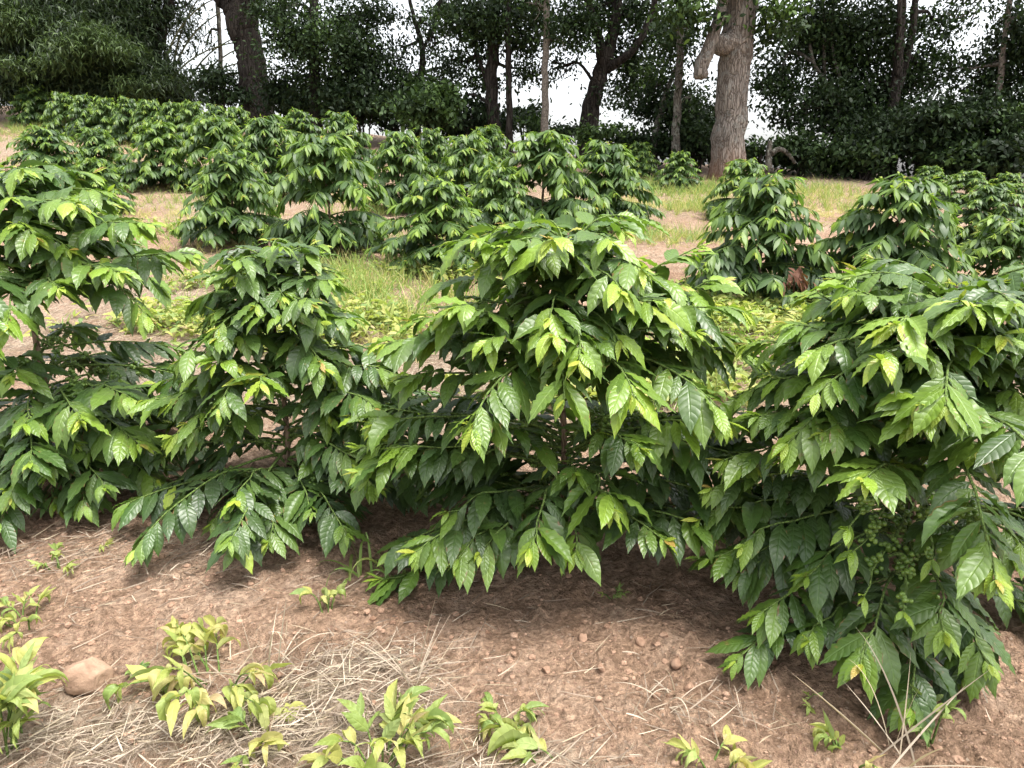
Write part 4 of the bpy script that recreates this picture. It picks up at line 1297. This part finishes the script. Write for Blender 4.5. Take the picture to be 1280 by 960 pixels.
weed(51, 4, 935, .15, 13, .20, .108, .45, "tall yellow-green weed clump beside the tan stone", .5)
weed(21, 40, 785, .12, 7, .10, .06, .5, "sparse yellow-green weed above the tan stone", .7)
weed(2, 265, 860, .21, 18, .12, .090, .58, "wide sprawling weed clump, wilted and yellow at its edges", 1.0)
weed(22, 320, 930, .10, 4, .07, .085, .45, "few broad pale leaves on straw below the sprawling clump", .9)
weed(3, 478, 958, .12, 12, .115, .085, .42, "bright lime weed clump with upright leafy stems", .55)
weed(4, 632, 900, .075, 5, .06, .060, .40, "small lone wilting weed on bare soil", 1.0)
weed(5, 700, 966, .18, 6, .06, .085, .62, "flattened wilting weeds with curled pale leaves", 1.0)
weed(6, 895, 968, .10, 6, .07, .065, .55, "limp narrow-leaved weed below the dry grass tuft", .9)
weed(7, 1165, 925, .07, 6, .13, .05, .10, "dark green seedling under the cherry-laden plant's skirt", .5)
weed(8, 1018, 890, .03, 3, .03, .03, .25, "tiny green seedling on bare soil by the skirt's edge", .5)
weed(9, 165, 846, .035, 4, .03, .028, .05, "tiny bluish seedling just right of the tan stone", .4)
weed(10, 75, 715, .07, 4, .06, .05, .50, "sparse yellow seedlings on bare soil under the tallest front plant", .8)
weed(11, 122, 690, .04, 2, .05, .05, .70, "single yellow sprig on bare soil", .9)
weed(12, 410, 775, .05, 4, .09, .06, .45, "drooping weed at the end of a dry grass stalk", 1.1)
weed(13, 765, 745, .04, 4, .03, .03, .25, "tiny green seedling under the broad plant's skirt", .5)
weed(14, 1060, 955, .09, 4, .06, .06, .45, "low weed at the foot of the bent dry stalks", .9)
weed(15, 500, 730, .03, 3, .04, .035, .3, "tiny seedling beside the arching green grass", .5)


# grass tufts near the viewer
def tuft(seed, px, py, n, L, w, age, label, M, lean=.5, droop=(.2, .8), name="grass_tuft", spread=.02, dirx=0.0):
    rng = np.random.default_rng(seed)
    q = g(px, py)
    mb = MB()
    B = np.stack([rng.normal(0, spread, n), rng.normal(0, spread, n), np.full(n, -.01)], 1)
    D = norm(np.stack([rng.normal(dirx, lean, n), rng.normal(0, lean, n), rng.uniform(.6, 1.2, n)], 1))
    leaves(mb, rng, B, D, rng.uniform(L[0], L[1], n), rng.uniform(w[0], w[1], n), rng.uniform(*droop, n), np.clip(rng.normal(age, .12, n), 0, 1), 12, 2, 0, .5, (BLADE_T, BLADE_W), .4)
    o = mb.build(name, M)
    o.location = (q[0], q[1], tz1(q[0], q[1]))
    return tag(o, label, "grass tuft", "grass tufts on the bare soil")


tuft(1, 447, 722, 9, (.14, .30), (.008, .013), .48, "arching green-yellow grass under the slim plant's skirt", M_GRASS, .7, (.5, 1.1))
tuft(2, 483, 720, 6, (.12, .22), (.008, .012), .42, "short green grass blades beside the arching grass", M_GRASS, .5, (.4, 1.0))
tuft(3, 520, 862, 14, (.16, .36), (.002, .004), .75, "dry straw tuft with tall bleached stalks beside lime weeds", M_STRAW, .7, (.05, .5), name="dry_grass_tuft")
tuft(4, 845, 880, 15, (.10, .28), (.0022, .0045), .75, "dry straw tuft spreading flat on the bare soil", M_STRAW, 1.0, (.2, .9), name="dry_grass_tuft")
tuft(5, 1128, 950, 7, (.22, .42), (.004, .006), .85, "few tall bent dry stalks before the cherry-laden plant", M_STRAW, .35, (.05, .45), name="dry_grass_tuft")
tuft(6, 330, 850, 12, (.14, .32), (.003, .005), .85, "bleached stalks standing among the sprawling weeds", M_STRAW, .6, (.1, .6), name="dry_grass_tuft")
tuft(7, 1100, 962, 5, (.2, .4), (.004, .006), .8, "slanting dry stalks beside the low weed", M_STRAW, .4, (.1, .5), dirx=.5, name="dry_grass_tuft")
tuft(8, 414, 298, 7, (.5, .85), (.010, .016), .35, "tall pale grass blades behind the slim plant", M_GRASS, .25, (.05, .4), spread=.05)
tuft(9, 480, 310, 8, (.3, .55), (.006, .010), .55, "arching thin grass stalks before the low spreading bush", M_GRASS, .7, (.1, .5), spread=.08)


# twigs on the soil
def twig(seed, a, b, r, label):
    rng = np.random.default_rng(seed)
    p, q = g(*a), g(*b)
    s = np.linspace(0, 1, 9)[:, None]
    pts = lerp(p, q, s) + rng.normal(0, .008, (9, 3)) * np.array([1, 1, 0])
    pts[:, 2] = tz(pts[:, 0], pts[:, 1]) + .016 + .01 * np.sin(s[:, 0] * 3.1)
    mb = MB(); tube(mb, pts - p, np.linspace(r, r * .5, 9), 6, bump=.1, rng=rng)
    o = mb.build("twig", M_STEM)
    o.location = p
    tag(o, label, "twig", "twigs on the soil")


twig(1, (222, 662), (252, 632), .004, "short dark twig on soil under the slim plant's skirt")
twig(2, (175, 724), (215, 700), .0035, "curved brown twig on open soil above the stone")
twig(3, (225, 728), (260, 708), .003, "thin straight twig on the open soil")
twig(4, (62, 668), (140, 664), .004, "long pale twig under the tallest front plant")
twig(5, (316, 890), (368, 960), .005, "thick grey stalk lying across the straw")
twig(6, (820, 780), (870, 788), .003, "bleached twig beside loose clods under the broad plant")

# ------------------------------------------------------------------ light
world = bpy.data.worlds.new("World")
scene.world = world
world.use_nodes = True
nt = world.node_tree
nt.nodes.clear()
N = NT(nt)
wo = nt.nodes.new("ShaderNodeOutputWorld")
bg = nt.nodes.new("ShaderNodeBackground")
sky = nt.nodes.new("ShaderNodeTexSky")
sky.sky_type = "NISHITA"
sky.sun_disc = False
SUN_EL, SUN_ROT = R(70), R(120)
sky.sun_elevation = SUN_EL
sky.sun_rotation = SUN_ROT
sky.air_density = 1.0
sky.dust_density = 4.0
sky.ozone_density = 1.0
hs = nt.nodes.new("ShaderNodeHueSaturation")
hs.inputs["Saturation"].default_value = .22                      # thin bright cloud over the whole sky
N.l(sky.outputs[0], hs.inputs["Color"])
N.l(hs.outputs[0], bg.inputs[0])
bg.inputs[1].default_value = .145
N.l(bg.outputs[0], wo.inputs[0])

sd = bpy.data.lights.new("sun", "SUN")
so = bpy.data.objects.new("sun", sd)
COL.objects.link(so)
sd.energy = 1.8
sd.angle = R(24)
sd.color = (1, .96, .90)
d = Vector((math.sin(SUN_ROT) * math.cos(SUN_EL), math.cos(SUN_ROT) * math.cos(SUN_EL), math.sin(SUN_EL)))
so.rotation_euler = d.to_track_quat("Z", "Y").to_euler()

scene.view_settings.view_transform = "Standard"
scene.view_settings.look = "None"
scene.view_settings.gamma = 1
scene.view_settings.use_curve_mapping = False
scene.view_settings.exposure = 1.80
scene.cycles.max_bounces = 8
scene.cycles.diffuse_bounces = 4
scene.cycles.transmission_bounces = 4
scene.cycles.use_denoising = True
